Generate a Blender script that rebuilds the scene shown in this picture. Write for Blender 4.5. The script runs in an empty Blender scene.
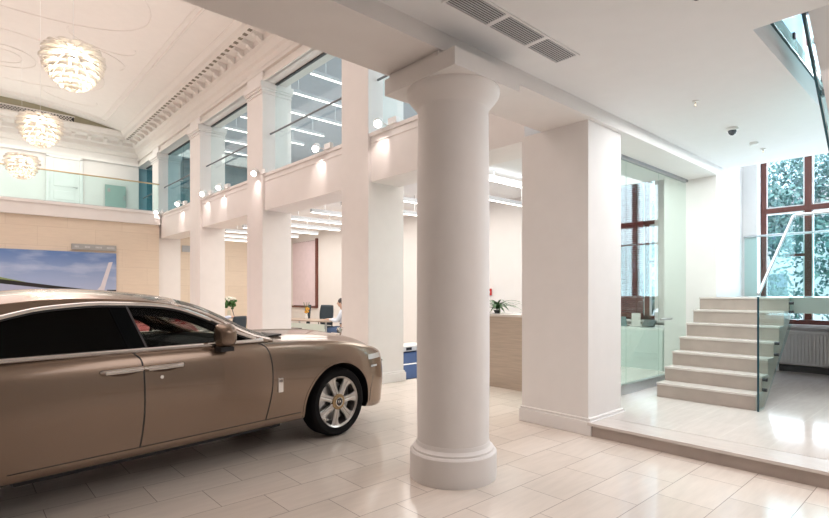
import bpy, bmesh, math, random
from mathutils import Vector, Matrix
random.seed(7)
PI = math.pi
SC = bpy.context.scene
COL = SC.collection

# ------------------------------------------------------------------ materials
MATS = {}
def nodes_of(m):
    m.use_nodes = True
    return m.node_tree.nodes, m.node_tree.links
def mat(name, col, rough=0.6, metal=0.0, noise=0.03, nscale=6.0, coat=0.0, spec=0.5, bump=0.0, emit=None, estr=0.0, stretch=(1,1,1)):
    if name in MATS: return MATS[name]
    m = bpy.data.materials.new(name); N, L = nodes_of(m)
    b = N['Principled BSDF']
    tc = N.new('ShaderNodeTexCoord'); mp = N.new('ShaderNodeMapping')
    mp.inputs['Scale'].default_value = stretch
    nz = N.new('ShaderNodeTexNoise'); nz.inputs['Scale'].default_value = nscale; nz.inputs['Detail'].default_value = 5
    cr = N.new('ShaderNodeValToRGB')
    cr.color_ramp.elements[0].position = 0.3; cr.color_ramp.elements[1].position = 0.7
    lo = [max(0, c*(1-noise)) for c in col]; hi = [min(1, c*(1+noise)) for c in col]
    cr.color_ramp.elements[0].color = (*lo, 1); cr.color_ramp.elements[1].color = (*hi, 1)
    L.new(tc.outputs['Object'], mp.inputs['Vector']); L.new(mp.outputs[0], nz.inputs['Vector'])
    L.new(nz.outputs['Fac'], cr.inputs['Fac']); L.new(cr.outputs[0], b.inputs['Base Color'])
    b.inputs['Roughness'].default_value = rough; b.inputs['Metallic'].default_value = metal
    b.inputs['Specular IOR Level'].default_value = spec
    b.inputs['Coat Weight'].default_value = coat; b.inputs['Coat Roughness'].default_value = 0.03
    if bump:
        bp = N.new('ShaderNodeBump'); bp.inputs['Strength'].default_value = bump; bp.inputs['Distance'].default_value = 0.01
        L.new(nz.outputs['Fac'], bp.inputs['Height']); L.new(bp.outputs[0], b.inputs['Normal'])
    if emit:
        b.inputs['Emission Color'].default_value = (*emit, 1); b.inputs['Emission Strength'].default_value = estr
    MATS[name] = m
    return m

def emission_mat(name, col, s):
    m = bpy.data.materials.new(name); N, L = nodes_of(m)
    N.clear(); e = N.new('ShaderNodeEmission'); o = N.new('ShaderNodeOutputMaterial')
    e.inputs[0].default_value = (*col, 1); e.inputs[1].default_value = s
    L.new(e.outputs[0], o.inputs[0]); MATS[name] = m
    return m

def glass_mat(name, tint, refl=1.0, ior=1.45, rough=0.0):
    m = bpy.data.materials.new(name); N, L = nodes_of(m); N.clear()
    o = N.new('ShaderNodeOutputMaterial'); mx = N.new('ShaderNodeMixShader')
    t = N.new('ShaderNodeBsdfTransparent'); g = N.new('ShaderNodeBsdfGlossy')
    lw = N.new('ShaderNodeLayerWeight'); lw.inputs['Blend'].default_value = .5
    pw_ = N.new('ShaderNodeMath'); pw_.operation = 'POWER'; pw_.inputs[1].default_value = 4.0
    fr = N.new('ShaderNodeMath'); fr.operation = 'MULTIPLY_ADD'; fr.inputs[1].default_value = .55; fr.inputs[2].default_value = .03
    L.new(lw.outputs['Facing'], pw_.inputs[0]); L.new(pw_.outputs[0], fr.inputs[0])
    ml = N.new('ShaderNodeMath'); ml.operation = 'MULTIPLY'; ml.inputs[1].default_value = refl
    t.inputs[0].default_value = (*tint, 1); g.inputs['Roughness'].default_value = rough
    L.new(fr.outputs[0], ml.inputs[0]); L.new(ml.outputs[0], mx.inputs[0])
    L.new(t.outputs[0], mx.inputs[1]); L.new(g.outputs[0], mx.inputs[2]); L.new(mx.outputs[0], o.inputs[0])
    MATS[name] = m
    return m

def tile_mat(name, c1, c2, mortar, bw, bh, ox, oy, rough, msize=0.006, vein=0.5, veincol=None, wall=False):
    m = bpy.data.materials.new(name); N, L = nodes_of(m); b = N['Principled BSDF']
    tc = N.new('ShaderNodeTexCoord'); mp = N.new('ShaderNodeMapping')
    mp.inputs['Location'].default_value = (ox, oy, 0)
    br = N.new('ShaderNodeTexBrick'); br.offset = 0.5
    br.inputs['Scale'].default_value = 1.0; br.inputs['Brick Width'].default_value = bw
    br.inputs['Row Height'].default_value = bh; br.inputs['Mortar Size'].default_value = msize*0.5
    br.inputs['Mortar Smooth'].default_value = 0.1; br.inputs['Bias'].default_value = 0
    br.inputs['Color1'].default_value = (*c1, 1); br.inputs['Color2'].default_value = (*c2, 1)
    br.inputs['Mortar'].default_value = (*mortar, 1)
    if wall:
        sx = N.new('ShaderNodeSeparateXYZ'); cx = N.new('ShaderNodeCombineXYZ')
        L.new(tc.outputs['Object'], sx.inputs[0]); ad = N.new('ShaderNodeMath'); ad.operation = 'ADD'
        L.new(sx.outputs['X'], ad.inputs[0]); L.new(sx.outputs['Y'], ad.inputs[1])
        L.new(ad.outputs[0], cx.inputs['X']); L.new(sx.outputs['Z'], cx.inputs['Y'])
        L.new(cx.outputs[0], mp.inputs['Vector'])
    else:
        L.new(tc.outputs['Object'], mp.inputs['Vector'])
    L.new(mp.outputs[0], br.inputs['Vector'])
    # travertine veins
    m2 = N.new('ShaderNodeMapping'); m2.inputs['Scale'].default_value = (1.2, 9, 1)
    nz = N.new('ShaderNodeTexNoise'); nz.inputs['Scale'].default_value = 2.2; nz.inputs['Detail'].default_value = 7; nz.inputs['Roughness'].default_value = .6
    L.new(mp.outputs[0], m2.inputs['Vector']); L.new(m2.outputs[0], nz.inputs['Vector'])
    cr = N.new('ShaderNodeValToRGB'); vc = veincol or tuple(c*0.86 for c in c1)
    cr.color_ramp.elements[0].position = .35; cr.color_ramp.elements[1].position = .62
    cr.color_ramp.elements[0].color = (*[a/b_ for a, b_ in zip(vc, c1)], 1); cr.color_ramp.elements[1].color = (1, 1, 1, 1)
    L.new(nz.outputs['Fac'], cr.inputs[0])
    mu = N.new('ShaderNodeMixRGB'); mu.blend_type = 'MULTIPLY'; mu.inputs[0].default_value = vein
    L.new(br.outputs['Color'], mu.inputs[1]); L.new(cr.outputs[0], mu.inputs[2])
    L.new(mu.outputs[0], b.inputs['Base Color'])
    b.inputs['Roughness'].default_value = rough
    MATS[name] = m
    return m

WALL = mat('white_wall_paint', (.83, .80, .78), .75, noise=.012, nscale=3)
PILL = mat('warm_white_plaster', (.87, .84, .82), .7, noise=.015, nscale=4)
CEIL = mat('ceiling_white', (.87, .86, .86), .8, noise=.01)
HCEIL = mat('hall_ceiling_white', (.84, .80, .76), .8, noise=.012)
UCEIL = mat('grey_blue_ceiling', (.46, .49, .54), .8, noise=.03)
FLOOR = tile_mat('cream_limestone_tiles', (.74, .66, .59), (.81, .73, .66), (.40, .34, .30), .635, .3935, -.14, -.072, .13, .006)
PLAT = tile_mat('platform_marble_tiles', (.71, .65, .61), (.75, .69, .65), (.80, .76, .70), .80, .41, -.04, -.03, .10, .006)
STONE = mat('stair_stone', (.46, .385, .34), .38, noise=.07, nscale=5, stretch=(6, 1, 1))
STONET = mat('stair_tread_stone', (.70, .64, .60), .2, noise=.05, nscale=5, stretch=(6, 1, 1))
CREAM = tile_mat('cream_wall_stone', (.80, .68, .55), (.83, .71, .58), (.70, .58, .46), 1.45, .56, .3, -.1, .5, .010, .35, wall=True)
GLASS = glass_mat('clear_greenish_glass', (.92, .965, .955), .8)
TGLASS = glass_mat('teal_tinted_glass', (.66, .80, .82), .8)
RGLASS = glass_mat('rail_glass', (.88, .965, .96), .22)
WGLASS = glass_mat('window_glass', (.93, .96, .98), .6)
GEDGE = mat('glass_edge_dark_teal', (.01, .06, .08), .1, noise=.0)
STEEL = mat('brushed_steel', (.55, .56, .57), .3, 1, noise=.03, nscale=30)
DARK = mat('dark_grey_metal', (.05, .05, .055), .4, .6, noise=.05)
BRASS = mat('brass_rail', (.62, .48, .30), .3, .9)
WOODF = mat('red_brown_window_wood', (.15, .045, .032), .4, noise=.15, nscale=20, stretch=(1, 1, .1))
WHITE = mat('white_lacquer', (.85, .85, .84), .35)
BLACKP = mat('black_plastic', (.012, .012, .014), .4)
LED = emission_mat('led_strip_light', (1, .95, .88), 2.6)
LEDU = emission_mat('upper_led_strip_light', (1, .97, .92), 2.8)
LAMPI = emission_mat('lamp_core_glow', (1, .88, .72), 8)
SPOTE = emission_mat('spotlight_lens_glow', (1, .92, .88), 14)
LEAFW = mat('lamp_leaf_white', (.94, .92, .88), .5)
_N, _L = LEAFW.node_tree.nodes, LEAFW.node_tree.links
_t = _N.new('ShaderNodeBsdfTranslucent'); _t.inputs[0].default_value = (.96, .93, .88, 1); _m = _N.new('ShaderNodeMixShader'); _m.inputs[0].default_value = .45
_L.new(_N['Principled BSDF'].outputs[0], _m.inputs[1]); _L.new(_t.outputs[0], _m.inputs[2]); _L.new(_m.outputs[0], _N['Material Output'].inputs[0])
GREY = mat('grey_fixture', (.45, .47, .50), .5)

# ------------------------------------------------------------------ mesh builder
class MB:
    def __init__(s): s.bm = bmesh.new(); s.mi = 0
    def _mark(s, fs):
        for f in fs: f.material_index = s.mi
    def verts(s, vs): return [s.bm.verts.new(v) for v in vs]
    def face(s, vs):
        try:
            f = s.bm.faces.new(vs); f.material_index = s.mi; return f
        except ValueError: return None
    def box(s, x0, x1, y0, y1, z0, z1, M=None):
        v = [(x0,y0,z0),(x1,y0,z0),(x1,y1,z0),(x0,y1,z0),(x0,y0,z1),(x1,y0,z1),(x1,y1,z1),(x0,y1,z1)]
        if M is not None: v = [M @ Vector(p) for p in v]
        v = s.verts(v)
        for q in ((0,3,2,1),(4,5,6,7),(0,1,5,4),(1,2,6,5),(2,3,7,6),(3,0,4,7)): s.face([v[i] for i in q])
        return s
    def prism(s, pts, axis, a, b, M=None):
        def mk(p, t):
            q = {'x': (t, p[0], p[1]), 'y': (p[0], t, p[1]), 'z': (p[0], p[1], t)}[axis]
            return M @ Vector(q) if M is not None else q
        A = s.verts([mk(p, a) for p in pts]); B = s.verts([mk(p, b) for p in pts]); n = len(pts)
        s.face(A[::-1]); s.face(B)
        for i in range(n): s.face([A[i], A[(i+1)%n], B[(i+1)%n], B[i]])
        return s
    def grid(s, G, close_u=False, close_v=False):
        V = [s.verts(r) for r in G]; n = len(V); m = len(V[0])
        for i in range(n if close_u else n-1):
            for j in range(m if close_v else m-1):
                s.face([V[i][j], V[(i+1)%n][j], V[(i+1)%n][(j+1)%m], V[i][(j+1)%m]])
        return V
    def lathe(s, prof, c=(0,0,0), n=32, M=None, caps=True, axis='z'):
        rows = []
        for r, h in prof:
            row = []
            for k in range(n):
                a = 2*PI*k/n
                if axis == 'z': p = Vector((c[0]+r*math.cos(a), c[1]+r*math.sin(a), c[2]+h))
                elif axis == 'y': p = Vector((c[0]+r*math.cos(a), c[1]+h, c[2]+r*math.sin(a)))
                else: p = Vector((c[0]+h, c[1]+r*math.cos(a), c[2]+r*math.sin(a)))
                row.append(M @ p if M is not None else p)
            rows.append(row)
        V = s.grid(rows, close_v=True)
        if caps:
            s.face(V[0][::-1]); s.face(V[-1])
        return s
    def cyl(s, c, r, h, n=20, axis='z', M=None): return s.lathe([(r, 0), (r, h)], c, n, M, True, axis)
    def tube(s, pts, r, n=10, closed=False):
        pts = [Vector(p) for p in pts]; rows = []; N = len(pts); up = None
        for i, p in enumerate(pts):
            if closed: t = pts[(i+1)%N]-pts[i-1]
            else: t = (pts[min(i+1,N-1)]-pts[max(i-1,0)])
            t.normalize()
            if up is None:
                up = Vector((0,0,1)) if abs(t.z) < .9 else Vector((1,0,0))
            u = (up - t*up.dot(t)).normalized(); w = t.cross(u); up = u
            rr = r[i] if isinstance(r, (list, tuple)) else r
            rows.append([p + (u*math.cos(2*PI*k/n)+w*math.sin(2*PI*k/n))*rr for k in range(n)])
        V = s.grid(rows, close_u=closed, close_v=True)
        if not closed: s.face(V[0][::-1]); s.face(V[-1])
        return s
    def sphere(s, c, r, n=16, m=10, sc=(1,1,1), M=None):
        prof = []
        rows = []
        for i in range(1, m):
            a = PI*i/m
            rows.append([Vector((c[0]+sc[0]*r*math.sin(a)*math.cos(2*PI*k/n), c[1]+sc[1]*r*math.sin(a)*math.sin(2*PI*k/n), c[2]-sc[2]*r*math.cos(a))) for k in range(n)])
        if M is not None: rows = [[M @ p for p in r_] for r_ in rows]
        V = s.grid(rows, close_v=True)
        s.face(V[0][::-1]); s.face(V[-1])
        return s
    def build(s, name, mats, parent=None, smooth=False, bevel=0, angle=35, recalc=True):
        if recalc: bmesh.ops.recalc_face_normals(s.bm, faces=s.bm.faces)
        me = bpy.data.meshes.new(name)
        if smooth:
            for f in s.bm.faces: f.smooth = True
            for e in s.bm.edges:
                if len(e.link_faces) == 2 and e.calc_face_angle(0) > math.radians(angle): e.smooth = False
        s.bm.to_mesh(me); s.bm.free()
        for m in (mats if isinstance(mats, (list, tuple)) else [mats]): me.materials.append(m)
        o = bpy.data.objects.new(name, me); COL.objects.link(o)
        if parent: o.parent = parent
        if bevel:
            md = o.modifiers.new('edge', 'BEVEL'); md.width = bevel; md.segments = 2; md.limit_method = 'ANGLE'; md.angle_limit = math.radians(40)
        return o

def tag(o, label=None, cat=None, group=None, kind=None):
    if label: o['label'] = label
    if cat: o['category'] = cat
    if group: o['group'] = group
    if kind: o['kind'] = kind
    return o
def empty(name, loc, label, cat, group=None, rz=0):
    o = bpy.data.objects.new(name, None); o.empty_display_size = .1; COL.objects.link(o)
    o.location = loc; o.rotation_euler = (0, 0, rz)
    return tag(o, label, cat, group)
def copy_tree(o, parent=None):
    c = o.copy(); COL.objects.link(c); c.parent = parent
    for ch in [k for k in list(COL.objects) if k.parent == o]: copy_tree(ch, c)
    return c
def struct(name, mb, m, **k):
    o = mb.build(name, m, **k); o['kind'] = 'structure'; return o
def baked(o):
    dg = bpy.context.evaluated_depsgraph_get(); dg.update()
    me = bpy.data.meshes.new_from_object(o.evaluated_get(dg))
    o.modifiers.clear(); o.data = me
    return o
def text_mesh(name, body, size, m, parent, M, ext=.001):
    cu = bpy.data.curves.new(name, 'FONT'); cu.body = body; cu.size = size; cu.align_x = 'CENTER'; cu.align_y = 'CENTER'; cu.extrude = ext
    t = bpy.data.objects.new(name, cu); COL.objects.link(t)
    dg = bpy.context.evaluated_depsgraph_get(); dg.update()
    me = bpy.data.meshes.new_from_object(t.evaluated_get(dg)); bpy.data.objects.remove(t)
    me.transform(M); me.materials.clear(); me.materials.append(m)
    o = bpy.data.objects.new(name, me); COL.objects.link(o); o.parent = parent
    return o

# camera model (used to read plan positions only)
FPX = 510.; TH = math.radians(42.0); CAMH = 1.52
def ratio(px):       # Y/X of the vertical plane through a column of the picture
    u = (px-414.5)/FPX
    return (math.cos(TH)-u*math.sin(TH))/(math.sin(TH)+u*math.cos(TH))

# ================================================================== SETTING
XB, YB, XE = -3.4, -5.0, 11.35     # hall left wall, back wall, outer window wall
CZ = 3.52                          # low ceiling
# floors
struct('floor', MB().box(XB-.2, 11.4, YB-.2, 21.4, -.2, 0), FLOOR)
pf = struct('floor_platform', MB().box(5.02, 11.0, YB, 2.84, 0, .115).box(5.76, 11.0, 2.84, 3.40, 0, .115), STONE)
mb = MB().box(5.02+.33, 11.0, YB, 2.84, .115, .143).box(5.76, 11.0, 2.84, 3.40, .115, .143).box(7.22, 11.0, 3.40, 5.9, .115, .143)
struct('floor_platform_tiles', mb, PLAT)
struct('trim_1', MB().box(4.99, 5.345, YB, 2.80, .113, .143), STONET, bevel=.004)
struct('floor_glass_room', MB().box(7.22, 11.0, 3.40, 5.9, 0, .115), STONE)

# low ceiling with stair opening X 4.5-9.27, Y -.25..1.16
cb = MB()
cb.box(XB, 4.5, YB, 2.76, CZ, 3.9)
cb.box(4.5, 9.27, 1.16, 2.76, CZ, 3.9)
cb.box(4.5, 9.27, YB, -.30, CZ, 3.9)
cb.box(5.76, 9.27, 3.4, 5.9, CZ, 3.9)
struct('ceiling', cb, CEIL)
struct('trim_2', MB().box(XB, 8.95, 2.76, 3.40, 3.38, 3.9), PILL)            # cross beam over the round column
struct('ceiling_office', MB().box(5.70, 10.2, 5.9, 18.9, 3.80, 3.95), CEIL)
struct('floor_upper_office', MB().box(5.70, 11.2, 5.9, 21.2, 3.95, 4.12), CEIL)
struct('floor_upper_gallery', MB().box(XB, 5.0, 18.24, 21.2, 3.9, 4.15), CEIL)
struct('ceiling_upper', MB().box(5.12, 11.4, YB, 21.2, 6.85, 7.0), UCEIL)
struct('ceiling_upper_back', MB().box(XB, 5.12, YB, 3.3, 6.85, 7.0), CEIL)

# walls
struct('wall_back', MB().box(XB, XE, YB-.2, YB, 0, 7.6), MATS.get('warm_grey_wall') or mat('warm_grey_wall', (.50, .46, .43), .75))
struct('wall_left', MB().box(XB-.2, XB, YB, 21.4, 0, 7.9), mat('warm_grey_wall', (.50, .46, .43), .75))
struct('wall_hall_end', MB().box(XB, 5.02, 18.24, 18.5, 0, 3.78), CREAM)
struct('wall_office_end', MB().box(5.0, 10.2, 18.9, 19.1, 0, 3.95), CREAM)
struct('wall_hall_end_upper', MB().box(XB, 5.08, 21.0, 21.2, 4.15, 7.4), WALL)
struct('wall_upper_office_end', MB().box(5.08, 11.3, 21.2, 21.4, 4.12, 6.85), mat('teal_grey_wall', (.18, .33, .38), .6))
struct('wall_light_block', MB().box(XB, 5.0, 3.28, 3.40, 3.9, 7.9), WALL)  # unseen wall added above the open mezzanine edge to control the light
struct('trim_3', MB().box(XB, 5.04, 18.14, 18.24, 3.76, 4.19).box(XB, 5.02, 18.10, 18.24, 4.10, 4.19), PILL, bevel=.01)

# window wall along X=10.95..11.3 with openings
W1 = (0.05, 2.75); W2 = (4.60, 5.78); ZS = .95; ZT = 4.35
ww = MB()
for a, b in ((YB, W1[0]), (W1[1], W2[0]), (W2[1], 5.95)): ww.box(10.95, 11.35, a, b, 0, 6.9)
for a, b in (W1, W2):
    ww.box(10.95, 11.35, a, b, 0, ZS)
    ww.box(10.95, 11.35, a, b, ZT, 4.95); ww.box(10.95, 11.35, a, b, 6.6, 6.9)
struct('wall_right', ww, WALL)
struct('wall_right_return', MB().box(9.60, 10.95, 2.98, 3.22, .143, 4.6), WALL)
struct('ceiling_window_strip', MB().box(9.27, 10.95, YB, 5.9, 4.45, 4.6), CEIL)
struct('wall_ceiling_step', MB().box(9.20, 9.27, YB, 5.9, 3.9, 4.5), CEIL)
struct('wall_office_side', MB().box(10.0, 10.2, 5.9, 16.5, 0, 3.95).box(10.0, 10.2, 18.3, 19.0, 0, 3.95).box(10.0, 10.2, 16.5, 18.3, 0, 1.02).box(10.0, 10.2, 16.5, 18.3, 3.5, 3.95), WALL)
struct('wall_office_jog', MB().box(10.0, 11.3, 5.9, 6.0, 0, 3.95), WALL)
struct('wall_upper_office_side', MB().box(10.9, 11.3, 5.95, 21.2, 4.12, 6.85), WALL)

# pillars of the arcade ------------------------------------------------
def pillar(y, x0=5.04, x1=5.74, w=.80, top=6.85, label='', slots=None, group='square white pillars of the arcade'):
    t = empty('square_pillar', (x0, y, 0), label, 'pillar', group)
    MB().box(0, x1-x0, 0, w, 0, top).build('shaft', PILL, t)
    MB().box(-.035, x1-x0+.02, -.05, w+.02, 0, .150).box(-.02, x1-x0+.01, -.03, w+.012, .150, .178).build('plinth', PILL, t, bevel=.006)
    return t
YP = [2.815, 6.73, 10.61, 14.49, 18.37]
pillar(YP[0], x1=5.78, top=3.38, w=.86, label='nearest square white pillar, standing at the corner of the raised platform')
pillar(YP[1], x1=5.80, w=.78, label='white square pillar of the arcade just left of the round column, with a wall socket')
pillar(YP[2], label='second white arcade pillar from the round column, behind the bonnet of the bronze car')
pillar(YP[3], label='slim looking white arcade pillar next to the far left corner pillar')
pillar(YP[4], w=.7, label='furthest white arcade pillar at the end of the hall')
pw = pillar(2.80, 8.95, 9.60, .80, 3.9, label='white square pillar at the end of the glass wall behind the stairs')
# capitals
for y in YP[2:5]:
    pass
sk = MB().box(5.25, 5.34, 6.722, 6.73, .36, .44)
sk.mi = 1; sk.box(5.27, 5.32, 6.718, 6.722, .385, .415)
tag(sk.build('wall_socket', [WHITE, BLACKP]), 'small socket low on the end face of the white pillar behind the car nose', 'socket')

# arcade beams and upper wall
for i in range(4):
    y0 = YP[i]+(.86 if i == 0 else .78 if i == 1 else .8); y1 = YP[i+1]
    b = MB().box(5.09, 5.70, y0, y1, 3.35, 4.13)
    b.box(5.06, 5.12, y0, y1, 4.09, 4.15).box(5.075, 5.10, y0, y1, 3.98, 4.0)
    struct('trim_%d' % (4+i), b, PILL)
hw = MB().box(5.10, 5.60, 3.40, 21.2, 6.2, 7.3).box(5.05, 5.12, 3.40, 21.0, 6.2, 6.28).box(5.03, 5.12, 3.4, 21.0, 6.42, 6.5)
struct('wall_arcade_upper', hw, HCEIL)
mb = MB()
for y in YP[1:]:
    w = .8
    mb.box(5.0, 5.76, y-.03, y+w+.03, 6.02, 6.07).box(4.97, 5.78, y-.05, y+w+.05, 6.07, 6.2).box(5.015, 5.75, y-.02, y+w+.02, 5.94, 5.98)
struct('trim_9', mb, PILL, bevel=.01)

# cornice around the hall: swept profile (distance from wall, z)
prof = [(0, 6.50), (.06, 6.52), (.10, 6.62), (.16, 6.66), (.20, 6.80), (.28, 6.84), (.30, 6.95), (.60, 6.98), (.62, 7.06), (.70, 7.08), (.78, 7.17), (.78, 7.22), (0, 7.22)]
def sweep_rect(mb, prof, x0, x1, y0, y1):
    rows = []
    for (sx, sy, X, Y) in ((1, 1, x0, y0), (-1, 1, x1, y0), (-1, -1, x1, y1), (1, -1, x0, y1)):
        rows.append([(X+sx*p, Y+sy*p, z) for p, z in prof])
    mb.grid(rows, close_u=True, close_v=True)
mb = MB(); sweep_rect(mb, prof, XB, 5.10, 3.40, 21.0)
struct('trim_10', mb, HCEIL, smooth=True, angle=25)
# modillions: little scrolled brackets under the cornice
def modillion(mb, M):
    pts = [(0, 0), (.20, 0), (.215, -.035), (.17, -.07), (.12, -.065), (.10, -.10), (.05, -.13), (0, -.13)]
    mb.prism(pts, 'y', -.055, .055, M)
    mb.prism([(0, .0), (.225, .0), (.225, .02), (0, .02)], 'y', -.07, .07, M)
mb = MB(); y = 3.9
while y < 20.6:
    modillion(mb, Matrix.Translation((4.80, y, 6.945)) @ Matrix.Rotation(PI, 4, 'Z')); y += .48
x = XB+.6
while x < 4.5:
    modillion(mb, Matrix.Translation((x, 20.70, 6.945)) @ Matrix.Rotation(-PI/2, 4, 'Z')); x += .48
struct('trim_11', mb, HCEIL, bevel=.006)
# dark boxes between the modillions, coloured like the shade inside pierced holes
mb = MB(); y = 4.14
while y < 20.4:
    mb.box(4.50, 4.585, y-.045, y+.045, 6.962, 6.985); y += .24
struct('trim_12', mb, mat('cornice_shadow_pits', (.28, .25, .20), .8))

# vaulted hall ceiling
HX0, HX1 = XB+.78, 4.32; HC = (HX0+HX1)/2; HH = (HX1-HX0)/2
def vz(x): return 7.20 + .42*(1-((x-HC)/HH)**2)
mb = MB()
rows = [[(HX0+(HX1-HX0)*i/28, yy, vz(HX0+(HX1-HX0)*i/28)) for i in range(29)] for yy in (4.1, 20.3)]
rows2 = [[(p[0], p[1], p[2]+.1) for p in r] for r in rows]
V = mb.grid(rows+rows2[::-1], close_u=True)
struct('ceiling_hall', mb, HCEIL, smooth=True)
mb = MB()
mb.box(XB-.1, 5.2, 20.3, 20.42, 7.17, 7.8).box(XB-.1, 5.2, 3.95, 4.1, 7.17, 7.8)
struct('wall_lunette', mb, mat('olive_plaster', (.40, .37, .26), .8))
# plaster ribs on the vault
mb = MB()
def rib(pts, r, closed=False): mb.tube([(x, y, vz(x)-.005) for x, y in pts], r, 8, closed)
for (a, b_) in ((.55, .03), (.68, .012)):
    P_ = []
    X0, X1, Y0, Y1 = HX0+a, HX1-a, 4.1+a, 20.3-a
    for t in range(40): P_.append((X0+(X1-X0)*t/40, Y0))
    for t in range(40): P_.append((X1, Y0+(Y1-Y0)*t/40))
    for t in range(40): P_.append((X1-(X1-X0)*t/40, Y1))
    for t in range(40): P_.append((X0, Y1-(Y1-Y0)*t/40))
    rib(P_, b_, True)
for cy in (7.6, 12.2, 16.8):
    for (ra, rb, rr) in ((2.3, 1.7, .012), (.75, .75, .014), (.45, .45, .012)):
        rib([(HC+ra*math.cos(2*PI*k/64), cy+rb*math.sin(2*PI*k/64)) for k in range(64)], rr, True)
    for sx in (-1, 1):
        for sy in (-1, 1):
            rib([(HC+sx*(1.75+.7*math.cos(t*PI/20*1.2-.4)), cy+sy*(1.75+.5*math.sin(t*PI/20*1.2-.4))) for t in range(21)], .011)
struct('trim_13', mb, HCEIL, smooth=True)
# lattice vent on the lunette
t = empty('lattice_vent', (0.2, 20.29, 7.22), 'dark diamond lattice vent grille high on the end of the hall ceiling', 'vent')
MB().box(-2.2, 2.75, -.01, 0, 0, .17).build('backing', BLACKP, t)
mb = MB(); x = -2.2
while x < 2.62:
    for sgn in (1, -1):
        a, b_ = (x, x+.16) if sgn > 0 else (x+.16, x)
        mb.tube([(a, -.02, .0), (b_, -.02, .17)], .010, 4)
    x += .085
mb.box(-2.22, 2.77, -.03, -.01, -.02, .01).box(-2.22, 2.77, -.03, -.01, .16, .19)
mb.build('lattice', HCEIL, t)

# ------------------------------------------------------------------ round column
CXc, CYc = 3.11, 2.97
t = empty('round_column', (CXc, CYc, 0), 'thick round white column with a square top, standing alone on the tiled floor', 'column')
MB().lathe([(.30, .26), (.305, 1.0), (.303, 2.2), (.297, 2.86)], n=64, caps=True).build('shaft', PILL, t, smooth=True)
MB().lathe([(.360, 0), (.362, .01), (.362, .215), (.350, .228), (.340, .232), (.338, .248), (.322, .256), (.310, .27), (.303, .30)], n=64).build('base_ring', PILL, t, smooth=True, angle=25)
MB().lathe([(.297, 2.84), (.298, 3.035), (.303, 3.05), (.330, 3.085), (.365, 3.125), (.382, 3.15), (.388, 3.175), (.386, 3.21)], n=64).build('capital', PILL, t, smooth=True, angle=60)
MB().box(-.39, .39, -.39, .43, 3.20, 3.335).box(-.36, .36, -.19, .40, 3.335, 3.385).build('abacus', PILL, t)

# ------------------------------------------------------------------ office lamps
def linear(x0, x1, y, z, ztop, label, group, led, proto=[None]):
    t = empty('pendant_strip_light', ((x0+x1)/2, y, z), label, 'lamp', group)
    L_ = (x1-x0)/2
    MB().box(-L_, L_, -.045, .045, .012, .085).build('housing', GREY, t)
    MB().box(-L_+.01, L_-.01, -.028, .028, 0, .012).build('light_strip', led, t)
    for s_ in (-.7*L_, .7*L_): MB().cyl((s_, 0, .085), .008, ztop-z-.085, 8).build('hanger', STEEL, t)
    return t
LB = [(.0, 'nearest to the counter'), (1, '')]
for k in range(11):
    y = 5.2+1.22*k
    if k == 0:
        ly = 5.28; x0, x1 = 6.15, 8.4; zt = CZ
    else: ly = y; x0, x1 = 5.95, (8.34 if k > 1 else 9.3); zt = 3.80
    linear(x0, x1, ly, 3.33, zt, 'pendant strip light hanging in the ground floor office, row %s from the counter' % ['one', 'two', 'three', 'four', 'five', 'six', 'seven', 'eight', 'nine', 'ten', 'eleven'][k], 'strip lights in the ground floor office', LED)
for k in range(2, 11):
    y = 5.2+1.22*k
    linear(5.75, 8.38, y-.3, 6.30, 6.85, 'pendant strip light under the grey upper floor ceiling, row %s from the front' % ['', '', 'one', 'two', 'three', 'four', 'five', 'six', 'seven', 'eight', 'nine'][k], 'strip lights on the upper floor', LEDU)

# ------------------------------------------------------------------ upper glazing over the arcade
names = {3: 'last', 2: 'third', 1: 'second', 0: 'first'}
for i in range(5):
    if i < 4:
        y0 = YP[i]+.8 if i else 3.45; y1 = YP[i+1]
    else: y0, y1 = YP[4]+.7, 20.95
    t = empty('interior_window', (5.34, y0, 4.13), 'frameless glass screen with grey rail in the %s upper bay counted from the round column' % ['first', 'second', 'third', 'fourth', 'fifth'][i], 'interior window', 'glass screens of the upper floor')
    W = y1-y0; n = 2
    for k in range(n):
        MB().box(0, .012, k*W/n+.006, (k+1)*W/n-.006, .02, 2.06).build('glass_panel', TGLASS if i >= 3 else GLASS, t)
    MB().box(-.02, .035, 0, W, 2.04, 2.075).build('top_channel', DARK, t)
    MB().box(-.02, .035, 0, W, 0, .035).build('bottom_channel', DARK, t)
    MB().tube([(-.12, .02, .93), (-.12, W-.02, .93)], .020, 10).build('handrail', mat('satin_grey_rail', (.22, .23, .24), .4, .6), t)
    for k in range(3):
        MB().cyl((-.12, (.12+.38*k)*W, .93), .008, .12, 8, 'x').build('rail_bracket', STEEL, t)
# gallery balustrade at the far end of the hall
t = empty('glass_balustrade', (XB, 18.2, 4.19), 'clear glass balustrade with brass rail across the gallery at the end of the hall', 'balustrade')
for k in range(4):
    MB().box(k*2.1+.006, (k+1)*2.1-.006, 0, .014, 0, .9).build('glass_panel', RGLASS, t)
MB().tube([(0, .007, .92), (8.42, .007, .92)], .022, 10).build('handrail', BRASS, t)
MB().box(0, 8.42, -.01, .03, -.01, .03).build('bottom_channel', STEEL, t)

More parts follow.
